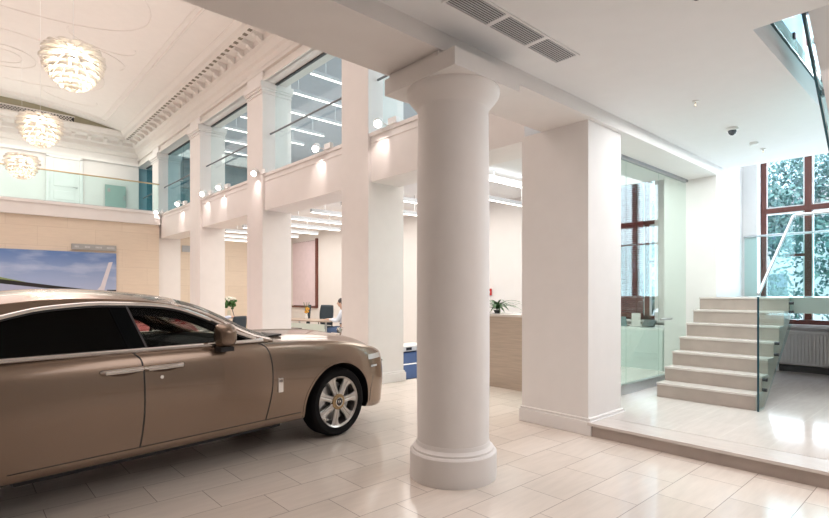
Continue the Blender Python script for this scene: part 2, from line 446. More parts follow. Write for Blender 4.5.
# gallery doors
t = empty('door_3', (2.35, 20.98, 4.15), None, None); t['kind'] = 'structure'
mb = MB().box(-.1, 0, -.06, 0, 0, 2.0).box(.85, .95, -.06, 0, 0, 2.0).box(-.1, .95, -.06, 0, 1.95, 2.08)
mb.build('door_frame', WHITE, t, bevel=.01)
mb = MB().box(0, .85, -.03, 0, 0, 1.95)
for (z0, z1) in ((.15, .45), (.55, .85), (1.0, 1.85)): mb.box(.12, .73, -.045, -.03, z0, z1)
mb.build('door_leaf', WHITE, t, bevel=.012)
MB().cyl((.78, -.10, 1.0), .02, .1, 10, 'y').tube([(.78, -.09, 1.0), (.66, -.09, 1.0)], .012).build('door_handle', STEEL, t)
t = empty('door_4', (3.97, 20.90, 4.15), None, None); t['kind'] = 'structure'
MB().box(0, .66, 0, .02, 0, 1.25).build('glass_leaf', mat('frosted_green_glass', (.34, .46, .43), .2), t)
MB().box(.58, .64, -.03, 0, .75, .9).build('door_handle', STEEL, t)
MB().box(.08, .16, -.01, 0, 1.0, 1.12).build('door_hinge', mat('pinkish_plate', (.5, .4, .4), .5), t)
struct('trim_14', MB().box(XB, 5.08, 20.9, 21.0, 6.2, 6.3), PILL)

# spotlights on the arcade ledge
SPOTPX = [(157, 'at the far left corner above the billboard wall'), (178, 'second from the far left corner'), (203, 'third from the far left corner'), (219, 'close beside its twin at the third upper window'), (254.5, 'on the second pillar from the round column'), (316, 'alone under the large upper window'), (378, 'nearest, just left of the round column')]
for i, (px, w) in enumerate(SPOTPX):
    y = 4.93*ratio(px); 
    t = empty('spotlight', (4.93, y, 4.19), 'lit white spotlight on the ledge, ' + w, 'spotlight', 'spotlights along the arcade ledge')
    A = Vector((-.55, -.62, -.50)).to_track_quat('-Z', 'Y').to_matrix().to_4x4()
    MB().lathe([(.045, .13), (.062, .11), (.066, 0), (.066, -.07)], n=20, M=A).build('lamp_head', WHITE, t, smooth=True)
    MB().lathe([(.056, -.072), (.056, -.076)], n=20, M=A).build('lens', SPOTE, t)
    MB().tube([(.0, -.02, 0), (.10, -.05, 0), (.14, -.07, -.03)], .012, 8).build('arm', WHITE, t)
    MB().box(.08, .16, -.34, -.14, -.05, .05).build('driver_box', WHITE, t, bevel=.006)

# ------------------------------------------------------------------ pendant lamps (overlapping leaves)
def leaf_rows():
    # (row radius, height, leaf length, droop angle from horizontal, count)
    return [(.08, .285, .27, 4, 12), (.15, .235, .25, 0, 12), (.19, .18, .235, -10, 12), (.215, .12, .205, -24, 12), (.22, .055, .175, -36, 12), (.205, -.01, .155, -46, 12), (.175, -.07, .135, -54, 12), (.13, -.125, .12, -62, 10), (.08, -.165, .10, -70, 8), (.03, -.19, .07, -80, 6)]
def make_pendant():
    t = empty('leaf_pendant_lamp', (0, 0, 0), 'x', 'pendant lamp', 'white leaf pendant lamps over the hall')
    for ri, (r, h, L_, ang, n) in enumerate(leaf_rows()):
        mb = MB()
        for k in range(n):
            a = 2*PI*(k+.5*(ri % 2))/n
            ww_ = 2*PI*(r+L_*.75)/n*.42
            M = Matrix.Rotation(a, 4, 'Z') @ Matrix.Translation((r*.9, 0, h)) @ Matrix.Rotation(math.radians(-ang), 4, 'Y')
            rows = []
            for u_ in range(5):
                uu = u_/4; row = []
                for v_ in range(5):
                    vv = v_/2-1
                    width = ww_*(.62+.26*min(1, uu*1.3))
                    row.append(M @ Vector((uu*L_, vv*width, -.16*ww_*vv*vv*(.5+uu) + .022*math.sin(uu*PI))))
                rows.append(row)
            V = mb.grid(rows)
        o = mb.build('leaf_row', LEAFW, t, smooth=True, recalc=False)
        md = o.modifiers.new('t', 'SOLIDIFY'); md.thickness = .004
    mb = MB()
    mb.cyl((0, 0, -.15), .05, .35, 16)
    mb.build('lamp_core', LAMPI, t, smooth=True)
    MB().lathe([(.14, .26), (.12, .30), (.05, .33), (.015, .36), (.015, .37)], n=20).build('top_cap', STEEL, t, smooth=True)
    MB().cyl((0, 0, .36), .003, 2.75, 6).build('cable', WHITE, t)
    return t
pend = make_pendant()
PL = [(1.12, 7.76, 4.36, 'largest, nearest white leaf pendant lamp in the hall'), (1.12, 11.15, 4.36, 'middle white leaf pendant lamp of the three in the hall'), (1.15, 14.9, 4.42, 'furthest white leaf pendant lamp, in front of the gallery glass')]
for i, (x, y, z, lab) in enumerate(PL):
    o = pend if i == 0 else copy_tree(pend)
    o.location = (x, y, z); o.scale = (.91, .91, .95); o['label'] = lab; o.rotation_euler.z = .3*i
    ld = bpy.data.lights.new('pendant_glow', 'POINT'); ld.energy = 17; ld.color = (1, .88, .76); ld.shadow_soft_size = .09
    lo = bpy.data.objects.new('pendant_glow', ld); COL.objects.link(lo); lo.location = (x, y, z-.08)
    ld = bpy.data.lights.new('pendant_downlight', 'SPOT'); ld.energy = 75; ld.color = (1, .87, .80); ld.shadow_soft_size = .14; ld.spot_size = math.radians(150); ld.spot_blend = .5
    lo = bpy.data.objects.new('pendant_downlight', ld); COL.objects.link(lo); lo.location = (x, y, z-.32)

# ------------------------------------------------------------------ billboard and sign strip on the stone wall
def plane_tex_mat():
    m = bpy.data.materials.new('sky_and_wing_print'); N, L = nodes_of(m); b = N['Principled BSDF']
    tc = N.new('ShaderNodeTexCoord'); sp = N.new('ShaderNodeSeparateXYZ'); L.new(tc.outputs['Object'], sp.inputs[0])
    cr = N.new('ShaderNodeValToRGB'); cr.color_ramp.elements[0].color = (.50, .58, .78, 1); cr.color_ramp.elements[1].color = (.13, .24, .52, 1)
    mr = N.new('ShaderNodeMapRange'); mr.inputs[1].default_value = 0; mr.inputs[2].default_value = 1.35
    L.new(sp.outputs['Z'], mr.inputs[0]); L.new(mr.outputs[0], cr.inputs[0])
    mp = N.new('ShaderNodeMapping'); mp.inputs['Scale'].default_value = (.7, 1, 2.6); nz = N.new('ShaderNodeTexNoise'); nz.inputs['Scale'].default_value = 1.1; nz.inputs['Detail'].default_value = 6
    L.new(tc.outputs['Object'], mp.inputs[0]); L.new(mp.outputs[0], nz.inputs[0])
    c2 = N.new('ShaderNodeValToRGB'); c2.color_ramp.elements[0].position = .48; c2.color_ramp.elements[1].position = .72
    c2.color_ramp.elements[0].color = (0, 0, 0, 1); c2.color_ramp.elements[1].color = (.6, .6, .6, 1)
    mx = N.new('ShaderNodeMixRGB'); L.new(nz.outputs['Fac'], c2.inputs[0]); L.new(c2.outputs[0], mx.inputs[0]); L.new(cr.outputs[0], mx.inputs[1]); mx.inputs[2].default_value = (.62, .70, .86, 1)
    L.new(mx.outputs[0], b.inputs['Base Color']); b.inputs['Roughness'].default_value = .4
    return m
t = empty('billboard', (0, 18.2, 1.35), 'wide blue sky poster of a plane wing on the stone wall', 'poster')
MB().box(-2.6, 3.76, -.02, .03, 0, 1.41).build('print_panel', plane_tex_mat(), t)
WING = mat('print_white_wing', (.75, .72, .78), .5)
MB().prism([(3.05, .22), (3.22, .24), (3.33, .38), (3.55, 1.12), (3.66, 1.14), (3.50, .55), (3.44, .30), (3.42, .16), (3.05, .16)], 'y', -.024, -.02).build('winglet_print', WING, t)
MB().prism([(-2.6, .86), (-.4, .72), (.9, .56), (2.2, .38), (3.30, .24), (3.30, .20), (2.2, .28), (.9, .44), (-.4, .62), (-2.6, .76)], 'y', -.026, -.02).build('wing_edge_print', BLACKP, t)
MB().prism([(-2.6, .80), (-.4, .66), (1.6, .38), (3.3, .22), (3.3, 0), (-2.6, 0)], 'y', -.023, -.02).build('wing_print', mat('print_pale_wing', (.40, .44, .62), .5), t)
MB().prism([(-2.6, 1.0), (-1.0, .86), (-.2, .78), (.9, .62), (1.5, .48), (.6, .50), (-2.6, .8)], 'y', -.0255, -.02).build('hill_print', mat('print_green_hill', (.25, .33, .12), .6), t)
MB().box(3.50, 3.755, -.025, -.02, .20, .27).build('tree_line_print', BLACKP, t)
t = empty('sign_strip', (2.58, 18.2, 2.83), 'narrow silver grey sign strip above the right end of the blue poster', 'sign')
MB().box(0, 1.18, -.03, .03, 0, .17).build('sign_panel', mat('silver_sign', (.42, .43, .43), .45, .3), t, bevel=.004)
LM = mat('pale_sign_marks', (.68, .69, .69), .4)
for x0, n in ((.08, 3), (.34, 4), (.62, 5), (.92, 6)):
    mb = MB()
    for k in range(n): mb.box(x0+k*.036, x0+k*.036+.022, -.034, -.03, .06, .115)
    mb.build('sign_marks', LM, t)
MB().box(5.95, 6.75, 18.86, 18.9, 2.98, 3.2).build('vent_panel', mat('grey_vent', (.45, .47, .50), .5))
tag(bpy.data.objects['vent_panel'], 'grey rectangular panel high on the stone wall of the office', 'panel')

# ------------------------------------------------------------------ ceiling grilles, cameras and sprinklers
for i, (a, b_) in enumerate(((2.50, 2.93), (2.97, 3.41), (3.45, 3.87))):
    t = empty('ceiling_vent', (a, 2.27, CZ), ['left ceiling air grille of the three, cut by the photo top', 'middle ceiling air grille of the three', 'right ceiling air grille of the three, nearest the round column'][i], 'vent', 'slatted air grilles in the low ceiling')
    W = b_-a; D = .19
    MB().box(-.02, W+.02, -.02, 0, -.008, 0).box(-.02, W+.02, D, D+.02, -.008, 0).box(-.02, 0, 0, D, -.008, 0).box(W, W+.02, 0, D, -.008, 0).build('frame', CEIL, t)
    MB().box(0, W, 0, D, -.001, 0).build('backing', BLACKP, t)
    mb = MB()
    for k in range(9): mb.box(0, W, .006+k*.0205, .016+k*.0205, -.008, -.005)
    mb.build('slats', mat('light_grey_slats', (.62, .63, .65), .5), t)
def dome(x, y, r, lab):
    t = empty('dome_camera', (x, y, CZ), lab, 'camera', None)
    MB().lathe([(r, 0), (r, -.02), (r*.85, -.03)], n=24).build('housing', WHITE, t, smooth=True)
    MB().lathe([(r*.72, -.03), (r*.68, -.05), (r*.5, -.07), (r*.2, -.085), (.002, -.088)], n=24).build('dome', mat('smoked_dome', (.03, .035, .04), .1), t, smooth=True)
dome(7.01, 2.02, .068, 'white dome camera with dark lens on the ceiling above the stairs')
dome(3.60, 1.24, .065, 'dark dome camera on the ceiling at the top edge of the photo')
def sprinkler(x, y, lab):
    t = empty('sprinkler', (x, y, CZ), lab, 'sprinkler', 'ceiling sprinklers')
    MB().lathe([(.032, 0), (.03, -.012), (.012, -.015)], n=16).build('rosette', WHITE, t)
    MB().cyl((0, 0, -.05), .007, .04, 8).box(-.018, .018, -.004, .004, -.055, -.05).build('nozzle', mat('dull_brass', (.45, .36, .25), .4, .7), t)
sprinkler(5.73, 1.99, 'ceiling sprinkler nearest the camera, left of the white dome camera')
sprinkler(8.32, 2.02, 'ceiling sprinkler closest to the tall window')
tag(MB().lathe([(.05, 0), (.05, -.02), (.035, -.035)], (7.89, 2.02, CZ), n=20).build('smoke_detector', WHITE, smooth=True), 'small round smoke detector between dome camera and window', 'smoke detector')
# recessed downlights in the low ceiling behind the camera
for i, (x, y) in enumerate(((-1.2, 1.5), (1.2, -1.2), (-1.2, -1.2), (6.3, -2.0), (3.6, -3.2))):
    t = empty('downlight', (x, y, CZ), 'recessed round ceiling downlight', 'downlight', 'downlights in the low ceiling')
    MB().lathe([(.07, 0), (.07, -.008), (.055, -.008)], n=24).build('trim_ring', WHITE, t)
    MB().lathe([(.055, -.004), (.055, -.006)], n=24).build('lens', SPOTE, t)

# ------------------------------------------------------------------ stairs, lower flight
t = empty('staircase', (6.95, 1.76, .143), 'short flight of seven beige stone steps rising to a landing by the window', 'staircase')
def under(x): return max(0, (x-.34)*.80)
for k in range(7):
    x0 = .257*k; x1 = x0+.262 if k < 6 else 1.96
    zt = .188*(k+1); mb = MB()
    ub = [(x0, under(x0)), (min(x1, .34), 0), (x1, min(under(x1), 1.12))] if x0 < .34 < x1 else [(x0, min(under(x0), 1.12)), (min(x1, 1.74), min(under(x1), 1.12)), (x1, min(under(x1), 1.12))]
    if k == 6: ub = [(x0, under(x0)), (1.74, 1.12), (x1, 1.12)]
    else: ub = [ub[0], ub[-1]] if not (x0 < .34 < x1) else ub
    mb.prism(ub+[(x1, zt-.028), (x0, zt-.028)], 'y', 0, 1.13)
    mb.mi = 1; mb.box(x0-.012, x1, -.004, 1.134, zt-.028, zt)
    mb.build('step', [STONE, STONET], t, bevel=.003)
MB().box(1.60, 3.98, -3.2, .97, 1.12, 1.317).build('landing', [STONET], t)
MB().box(1.585, 1.60, -3.2, -.0, 1.10, 1.318).build('landing_fascia', mat('grey_green_fascia', (.30, .36, .33), .4), t)
# glass stair balustrade
t = empty('stair_balustrade', (6.95, 1.73, .143), 'glass balustrade with steel handrail along the stone stairs and landing', 'balustrade')
X0 = -.03
pts = [(X0, .04), (.12, .04), (1.64, 1.10), (1.64, 2.39), (X0, 1.34)]
# bottom edge runs parallel to the steps
pts = [(X0, -.0), (.16, -.0), (1.64, 1.06), (1.64, 2.40), (X0, 1.33)]
MB().prism(pts, 'y', -.012, .006).build('glass_panel', RGLASS, t)
MB().box(X0-.012, X0, -.013, .007, 0, 1.33).build('glass_edge', GEDGE, t)
for k in range(2):
    MB().box(1.63, 1.648, -1.9*(k+1)+.01, -1.9*k-.02, 1.0, 2.40).build('glass_panel', RGLASS, t)
hr = [(X0, -.003, 1.36), (1.60, -.003, 2.43), (1.64, -.03, 2.45), (1.64, -3.8, 2.45)]
MB().tube(hr, .019, 12).build('handrail', STEEL, t, smooth=True)
for (bx, bz) in ((.22, .22), (.24, .34), (.75, .60), (.77, .74), (1.50, 1.12), (1.50, 1.24)):
    MB().cyl((bx, -.03, bz), .020, .05, 12, 'y').build('bracket', DARK, t)
# rear landing rail
t = empty('landing_balustrade', (10.90, 2.95, 1.46), 'glass balustrade with steel rail at the back of the landing before the window', 'balustrade')
for k in range(3): MB().box(0, .014, -1.6*(k+1)+.01, -1.6*k-.01, 0, 1.08).build('glass_panel', RGLASS, t)
MB().tube([(0.007, .0, 1.10), (0.007, -4.8, 1.10)], .021, 12).build('handrail', STEEL, t)
# upper flight rising over the platform toward the camera
t = empty('upper_staircase', (8.55, .95, 1.46), 'underside of the upper stair flight rising through the ceiling opening', 'staircase')
sl = .775
pr = [(0, 0), (0, -.19), (.0, -.19)]
L_ = 4.0; H_ = L_*.74
MB().prism([(0, 0), (-.05, -.17), (-L_-.05, H_-.17+.14), (-L_-.05, H_+.15), (-L_, H_+.15)], 'y', -1.25, 0).build('flight_slab', CEIL, t)
for k in range(12):
    MB().box(-.33*(k+1), -.33*k, -1.25, -.0, .244*(k+1)-.06, .244*(k+1)+.0).build('step', STONET, t)
t2 = empty('upper_balustrade', (8.55, .975, 1.46), 'dark edged glass balustrade of the upper stair flight at the right edge', 'balustrade')
pts = [(-.3, -.10), (-L_-.02, H_-.13+.12), (-L_-.02, H_+1.1), (-.3, 1.15)]
MB().prism(pts, 'y', 0, .016).build('glass_panel', RGLASS, t2)
MB().prism([(-.3, -.14), (-L_-.02, H_-.13+.08), (-L_-.02, H_-.13+.14), (-.3, -.08)], 'y', -.002, .018).build('glass_edge', GEDGE, t2)
for k in range(5):
    for dz in (.12, .26): MB().box(-3.9+.72*k, -3.86+.72*k, .016, .04, H_*(3.9-.72*k)/L_+dz-.02, H_*(3.9-.72*k)/L_+dz+.04).build('bracket', DARK, t2)
# balustrade round the ceiling opening on the upper floor
t = empty('opening_balustrade', (4.5, 1.12, 3.70), 'glass balustrade around the stair opening in the ceiling, seen from below', 'balustrade')
for k in range(3): MB().box(1.55*k+.01, 1.55*(k+1)-.01, 0, .016, 0, 1.45).build('glass_panel', RGLASS, t)
MB().box(0, 4.65, -.001, .017, -.012, .004).build('glass_edge', GEDGE, t)
for k in range(6):
    for dz in (.08, .30): MB().box(.22+.8*k, .26+.8*k, -.02, .0, dz, dz+.05).build('bracket', DARK, t)
MB().tube([(0, .008, 1.47), (4.65, .008, 1.47)], .021, 12).build('handrail', STEEL, t)

# ------------------------------------------------------------------ windows
def window(n, y0, y1, z0, z1, muls, trans, x=11.18, sub=None):
    t = empty('window_%d' % n, (x, y0, z0), None, None); t['kind'] = 'structure'
    W = y1-y0; H = z1-z0
    mb = MB().box(0, .08, 0, .09, 0, H).box(0, .08, W-.09, W, 0, H).box(0, .08, 0, W, 0, .08).box(0, .08, 0, W, H-.08, H)
    for m_ in muls: mb.box(0, .08, m_-y0-.05, m_-y0+.05, 0, H)
    for z in trans: mb.box(-.002, .078, 0, W, z-z0-.045, z-z0+.045)
    mb.build('window_frame', WOODF, t)
    mb = MB()
    edges = [y0]+list(muls)+[y1]
    for a, b_ in zip(edges[:-1], edges[1:]):
        zz = [z0]+list(trans)+[z1]
        for c, d in zip(zz[:-1], zz[1:]):
            A, B, C_, D_ = a-y0+.05, b_-y0-.05, c-z0+.045, d-z0-.045
            for q in ((A, A+.022, C_, D_), (B-.022, B, C_, D_), (A, B, C_, C_+.022), (A, B, D_-.022, D_)): mb.box(.01, .07, *q)
    mb.build('pane_beads', WHITE, t)
    if sub:
        mb = MB()
        for (a, b_, z) in sub: mb.box(.005, .07, a-y0, b_-y0, z-z0-.025, z-z0+.025)
        mb.build('casement_bar', WOODF, t)
    MB().box(.036, .044, .04, W-.04, .04, H-.04).build('pane', WGLASS, t)
    return t
window(1, W1[0], W1[1], ZS, ZT, (.72, 1.38, 2.04), (3.03,), sub=[(2.04, 2.38, 2.20)])
window(2, W2[0], W2[1], ZS, ZT, (4.86,), (3.05,), sub=[(4.62, 4.86, 2.2)])
window(3, W1[0], W1[1], 4.95, 6.6, (.72, 1.38, 2.04), ())
window(4, 16.5, 18.3, 1.02, 3.5, (17.4,), (), x=10.02)
struct('trim_15', MB().box(10.88, 11.2, W1[0]-.05, W1[1]+.05, ZS-.03, ZS+.02), WHITE)
struct('trim_16', MB().box(11.0, 11.2, W1[0], W1[1], ZS+.02, ZS+.10), WOODF)
struct('trim_17', MB().box(10.84, 11.2, W2[0]-.3, W2[1]+.1, ZS-.04, ZS+.0), WHITE)
# roller blind in office window
tag(MB().box(9.95, 9.965, 16.55, 18.28, 1.04, 3.48).build('roller_blind', mat('pale_pink_blind', (.78, .66, .70), .7, emit=(.9, .72, .80), estr=0)), 'pale pink roller blind drawn over the office window', 'blind')
# red frame edge
struct('trim_18', MB().box(9.93, 10.0, 16.44, 16.55, 1.0, 3.55).box(9.93, 10.0, 16.44, 18.3, .96, 1.02), WOODF)
# venetian blind in window 2
t = empty('venetian_blind', (11.08, 4.90, 1.02), 'red-brown venetian blind in the window behind the glass wall', 'blind')
SLAT = mat('blind_slat_rose', (.30, .075, .07), .5)
mb = MB(); z = .06
while z < 3.15:
    mb.box(-.020, .020, 0, .86, z, z+.003, Matrix.Translation((0, 0, z)) @ Matrix.Rotation(.95, 4, 'Y') @ Matrix.Translation((0, 0, -z))); z += .045
mb.build('slats', SLAT, t)
MB().box(-.03, .03, 0, .86, -.03, .05).build('bottom_rail', WOODF, t)
for y in (.13, .62): MB().box(-.032, -.030, y-.012, y+.012, 0, 3.2).build('ladder_tape', WOODF, t)
# radiator beneath the big window
t = empty('radiator', (10.80, .1, .28), 'long white ribbed radiator under the tall window', 'radiator')
mb = MB().box(.02, .10, 0, 2.65, 0, .56)
for k in range(52): mb.box(0, .02, .02+k*.05, .05+k*.05, .03, .53)
mb.build('panel', WHITE, t)
MB().box(-.01, .11, -.01, 2.66, .56, .58).build('top_grille', WHITE, t)
for y in (.3, 2.3): MB().box(.03, .08, y, y+.04, -.14, 0).build('foot', WHITE, t)
struct('baseboard_right', MB().box(10.90, 10.95, YB, 2.95, .143, .25), mat('dark_grey_skirting', (.12, .12, .125), .5))

# ------------------------------------------------------------------ glass wall
t = empty('glass_wall', (5.78, 3.25, .143), 'frameless green tinted glass partition with steel track between two white pillars', 'glass partition')
GW = glass_mat('partition_glass', (.86, .93, .91), 1.0)
for k in range(3): MB().box(1.055*k+.005, 1.055*(k+1)-.005, 0, .012, .12, 3.24).build('glass_panel', GW, t)
MB().box(0, 3.165, -.03, .04, 3.20, 3.237).build('top_track', mat('track_grey', (.42, .42, .44), .6), t)
MB().box(0, 3.165, -.03, .04, 0, .13).build('bottom_rail', STEEL, t)
MB().tube([(2.05, -.05, .98), (2.45, -.05, .98)], .014).build('door_pull', STEEL, t)

# things in the glass room
t = empty('desk', (9.3, 3.75, .143), 'pale desk standing behind the glass wall', 'desk')
MB().box(0, 1.1, 0, 1.9, .70, .74).build('desktop', mat('pale_green_top', (.72, .78, .75), .3), t, bevel=.004)
MB().box(0, .03, .02, 1.88, 0, .70).build('front_panel', mat('frosted_panel', (.62, .72, .69), .4), t)
MB().box(.03, 1.07, .02, .05, 0, .70).build('side_panel', MATS['frosted_panel'], t)
MB().box(.03, 1.07, 1.85, 1.88, 0, .70).build('side_panel', MATS['frosted_panel'], t)
def tilted(name, x, y, z, sx, sy, sz, rz, ry, m, lab, cat, grp=None):
    t = empty(name, (x, y, z), lab, cat, grp, rz)
    M = Matrix.Rotation(ry, 4, 'Y')
    MB().box(-sx/2, sx/2, -sy/2, sy/2, 0, sz, M @ Matrix.Translation((0, 0, .0))).build('panel', m, t, bevel=.004)
    MB().box(sx/2, sx/2+.10, -sy/2*.8, sy/2*.8, -.0, .012).build('stand', DARK, t)
    return t
DG = mat('dark_green_grey', (.10, .13, .13), .4)
tilted('tablet_display', 9.5, 4.98, .89, .02, .22, .20, .2, -.4, DG, 'dark tilted display nearest the pillar, on the desk behind the glass', 'display')
tilted('tablet_display', 9.55, 4.62, .89, .02, .20, .18, -.2, -.2, mat('teal_cover', (.16, .26, .27), .4), 'teal tilted display in the middle of the desk behind the glass', 'display')
tilted('desk_phone', 9.5, 4.12, .90, .03, .22, .17, 0, .9, DG, 'black leaning desk phone at the right end of the desk behind glass', 'phone')
tilted('brochure_stand', 9.6, 4.38, .89, .015, .16, .26, .4, .35, mat('pale_brochure', (.6, .58, .55), .5), 'pale leaning brochure stand among the items on the glass room desk', 'brochure stand')

# ------------------------------------------------------------------ counter with plant
t = empty('reception_counter', (6.5, 4.15, 0), 'beige wood grain reception counter between the round column and the square pillar', 'counter')
CW = mat('light_wood_panel', (.50, .41, .33), .5, noise=.12, nscale=4, stretch=(1, .6, 14))
MB().box(0, .06, 0, 1.95, .0, 1.14).build('front_panel', CW, t)
MB().box(.06, .66, 1.89, 1.95, 0, 1.14).build('side_panel', CW, t)
MB().box(-.02, .68, -.0, 1.97, 1.14, 1.18).build('countertop', STONET, t, bevel=.004)
MB().box(.06, .60, .04, 1.89, 0, .70).build('shelf_unit', WHITE, t)
def plant(x, y, z, lab, n=26, L0=.28):
    t = empty('potted_plant', (x, y, z), lab, 'plant')
    MB().lathe([(.04, 0), (.06, .055), (.055, .055), (.05, .04)], n=20).build('pot', BLACKP, t)
    mb = MB()
    for k in range(n):
        a = random.uniform(0, 2*PI); L_ = L0*random.uniform(.7, 1.2); w = .019; el = random.uniform(.5, 1.3)
        row = []
        for q in range(7):
            u = q/6; r_ = L_*u*math.cos(el*(1-.5*u)); h = .09+L_*(math.sin(el)*u-.66*u*u)-.03
            ww_ = w*math.sin(PI*min(1, u*.85+.12))
            cx_, cy_ = r_*math.cos(a), r_*math.sin(a)
            row.append([(cx_-math.sin(a)*ww_, cy_+math.cos(a)*ww_, h), (cx_, cy_, h-.004), (cx_+math.sin(a)*ww_, cy_-math.cos(a)*ww_, h)])
        mb.grid(row)
    mb.build('leaves', mat('plant_green', (.05, .14, .04), .5, noise=.3), t, smooth=True, recalc=False)
plant(6.78, 5.45, 1.18, 'arching green potted plant on the reception counter', 44, .46)
al = empty('alarm_box', (9.99, 8.20, 1.46), 'small red and white fire alarm box on the wall behind the counter', 'alarm')
MB().box(-.03, 0, 0, .13, 0, .17).build('housing', mat('alarm_red', (.55, .03, .03), .4), al, bevel=.004)
MB().box(-.036, -.03, .035, .095, .05, .11).build('button', WHITE, al)

# blue rug & low plinth seen between pillar and column
tag(MB().box(5.9, 9.4, 6.75, 10.4, 0.0, .012).build('blue_rug', mat('royal_blue_carpet', (.012, .045, .14), .9, noise=.1, nscale=60)), 'royal blue carpet on the office floor beyond the arcade', 'rug')
tag(MB().prism([(6.2, 8.05), (9.0, 8.05), (9.0, 8.17), (6.2, 8.17)], 'z', .012, .016).build('carpet_strip', WHITE), 'white strip lying across the blue carpet', 'strip')
t = empty('display_plinth', (7.7, 9.7, .012), 'low white plinth on the far edge of the blue carpet', 'plinth')
MB().box(0, 1.6, 0, .7, .03, .16).build('plinth_body', WHITE, t, bevel=.01)
MB().box(.05, 1.55, .05, .65, 0, .03).build('recessed_base', DARK, t)
for x in (.15, .75, 1.2): MB().box(x, x+.18, -.01, 0, .06, .13).build('front_slot', DARK, t)

# ------------------------------------------------------------------ office furniture
DKF = mat('dark_blue_grey_fabric', (.035, .05, .065), .8)
def office_chair(x, y, rz, lab):
    t = empty('office_chair', (x, y, 0), lab, 'chair', 'dark office chairs', rz)
    rows = []
    for i in range(9):
        u = i/8; w = .21+.05*math.sin(PI*u*.9); rows.append([(-.20-.05*u*u+.04*(v/3-1)**2, w*(v/3-1), .52+.62*u) for v in range(7)])
    mb = MB(); mb.grid(rows); o = mb.build('backrest', DKF, t, smooth=True, recalc=False)
    md = o.modifiers.new('t', 'SOLIDIFY'); md.thickness = .05
    MB().box(-.22, .25, -.24, .24, .42, .50).build('seat', DKF, t, bevel=.03)
    MB().cyl((0, 0, .08), .03, .34, 12).build('gas_column', STEEL, t)
    for k in range(5):
        a = 2*PI*k/5; MB().tube([(0, 0, .10), (.28*math.cos(a), .28*math.sin(a), .06)], .018, 8).sphere((.28*math.cos(a), .28*math.sin(a), .03), .03, 10, 6).build('leg', DARK, t)
    for s_ in (-1, 1):
        MB().tube([(-.1, .25*s_, .46), (-.1, .28*s_, .68), (.15, .28*s_, .68)], .016, 8).build('armrest', BLACKP, t)
    return t
def desk(x, y, rz, L_, lab, cab=True):
    t = empty('office_desk', (x, y, 0), lab, 'desk', 'office desks', rz)
    MB().box(-.4, .4, -L_/2, L_/2, .72, .75).build('desktop', mat('desk_wood', (.42, .33, .26), .4, noise=.1, stretch=(1, .2, 1)), t, bevel=.004)
    for sy in (-1, 1):
        MB().box(-.36, -.32, sy*(L_/2-.08)-.02, sy*(L_/2-.08)+.02, 0, .72).build('leg', STEEL, t)
        MB().box(.32, .36, sy*(L_/2-.08)-.02, sy*(L_/2-.08)+.02, 0, .72).build('leg', STEEL, t)
    if cab: MB().box(-.40, -.37, -L_/2+.1, L_/2-.1, .25, .66).build('front_panel', mat('pale_green_panel', (.66, .74, .68), .3), t)
    return t
def at(px, d):
    u = (px-414.5)/FPX
    return d*(math.sin(TH)+u*math.cos(TH)), d*(math.cos(TH)-u*math.sin(TH))
x, y = at(312, 14.8); desk(x, y, math.radians(10), 2.1, 'office desk with pale green front panel seen behind the car bonnet')
x, y = at(303.5, 16.2); office_chair(x, y, math.radians(150), 'dark office chair at the left end of the desk under the pink blind')
x, y = at(320, 15.4); office_chair(x+.3, y+.3, math.radians(200), 'large dark office chair in the middle of the office desk')
x, y = at(309, 15.6)
t = empty('flower_vase', (x-.35, y-.45, .75), 'small vase of orange and yellow flowers on the office desk', 'vase')
MB().lathe([(.03, 0), (.05, .05), (.03, .13), (.035, .16)], n=16).build('vase', WHITE, t, smooth=True)
mb = MB()
for k in range(18):
    a = random.uniform(0, 6.28); r_ = random.uniform(0, .08); mb.sphere((r_*math.cos(a), r_*math.sin(a), .20+random.uniform(0, .14)), .028, 8, 6)
mb.build('flowers', mat('orange_petals', (.75, .38, .05), .6, noise=.4, nscale=20), t, smooth=True)
mb = MB()
for k in range(6):
    a = k*1.1; mb.tube([(0, 0, .1), (.05*math.cos(a), .05*math.sin(a), .35), (.09*math.cos(a), .09*math.sin(a), .50)], .004, 5)
mb.build('stems', MATS['plant_green'], t)
x, y = at(300, 13.0)
t = empty('side_cabinet', (x-.3, y, 0), 'low open cabinet with beige panels left of the office desk', 'cabinet', None, math.radians(10))
MB().box(0, .4, 0, 1.0, .58, .62).box(0, .4, 0, .04, 0, .58).box(0, .4, .96, 1.0, 0, .58).build('body', mat('dark_brown_wood', (.07, .05, .04), .5), t)
MB().box(.02, .38, .06, .94, .05, .56).build('door', mat('beige_panel', (.60, .52, .42), .5), t)

# left bay: desk, laptop, bouquet, chair
x, y = at(236, 16.4); desk(x+.15, y, math.radians(0), 1.5, 'office desk with a laptop seen between the two far pillars', False)
t = empty('laptop', (x+.05, y-.05, .75), 'open dark laptop on the desk between the far pillars', 'laptop', None, math.radians(160))
MB().box(-.12, .12, -.19, .19, 0, .015).build('keyboard_base', DARK, t)
MB().box(-.006, .006, -.19, .19, 0, .27, Matrix.Translation((.12, 0, .01)) @ Matrix.Rotation(.25, 4, 'Y')).build('screen', mat('dark_blue_screen', (.02, .03, .10), .2), t)
x, y = at(229, 16.6)
t = empty('flower_bouquet', (x, y, .75), 'round green and white flower bouquet in a vase at the far office desk', 'bouquet')
MB().lathe([(.05, 0), (.06, .06), (.045, .18), (.05, .2)], n=16).build('vase', GLASS, t, smooth=True)
mb = MB()
for k in range(60):
    v = Vector((random.gauss(0, 1), random.gauss(0, 1), random.gauss(0, .8))).normalized()*random.uniform(.08, .24); mb.sphere((v.x, v.y, .42+v.z*.9), .05, 6, 4)
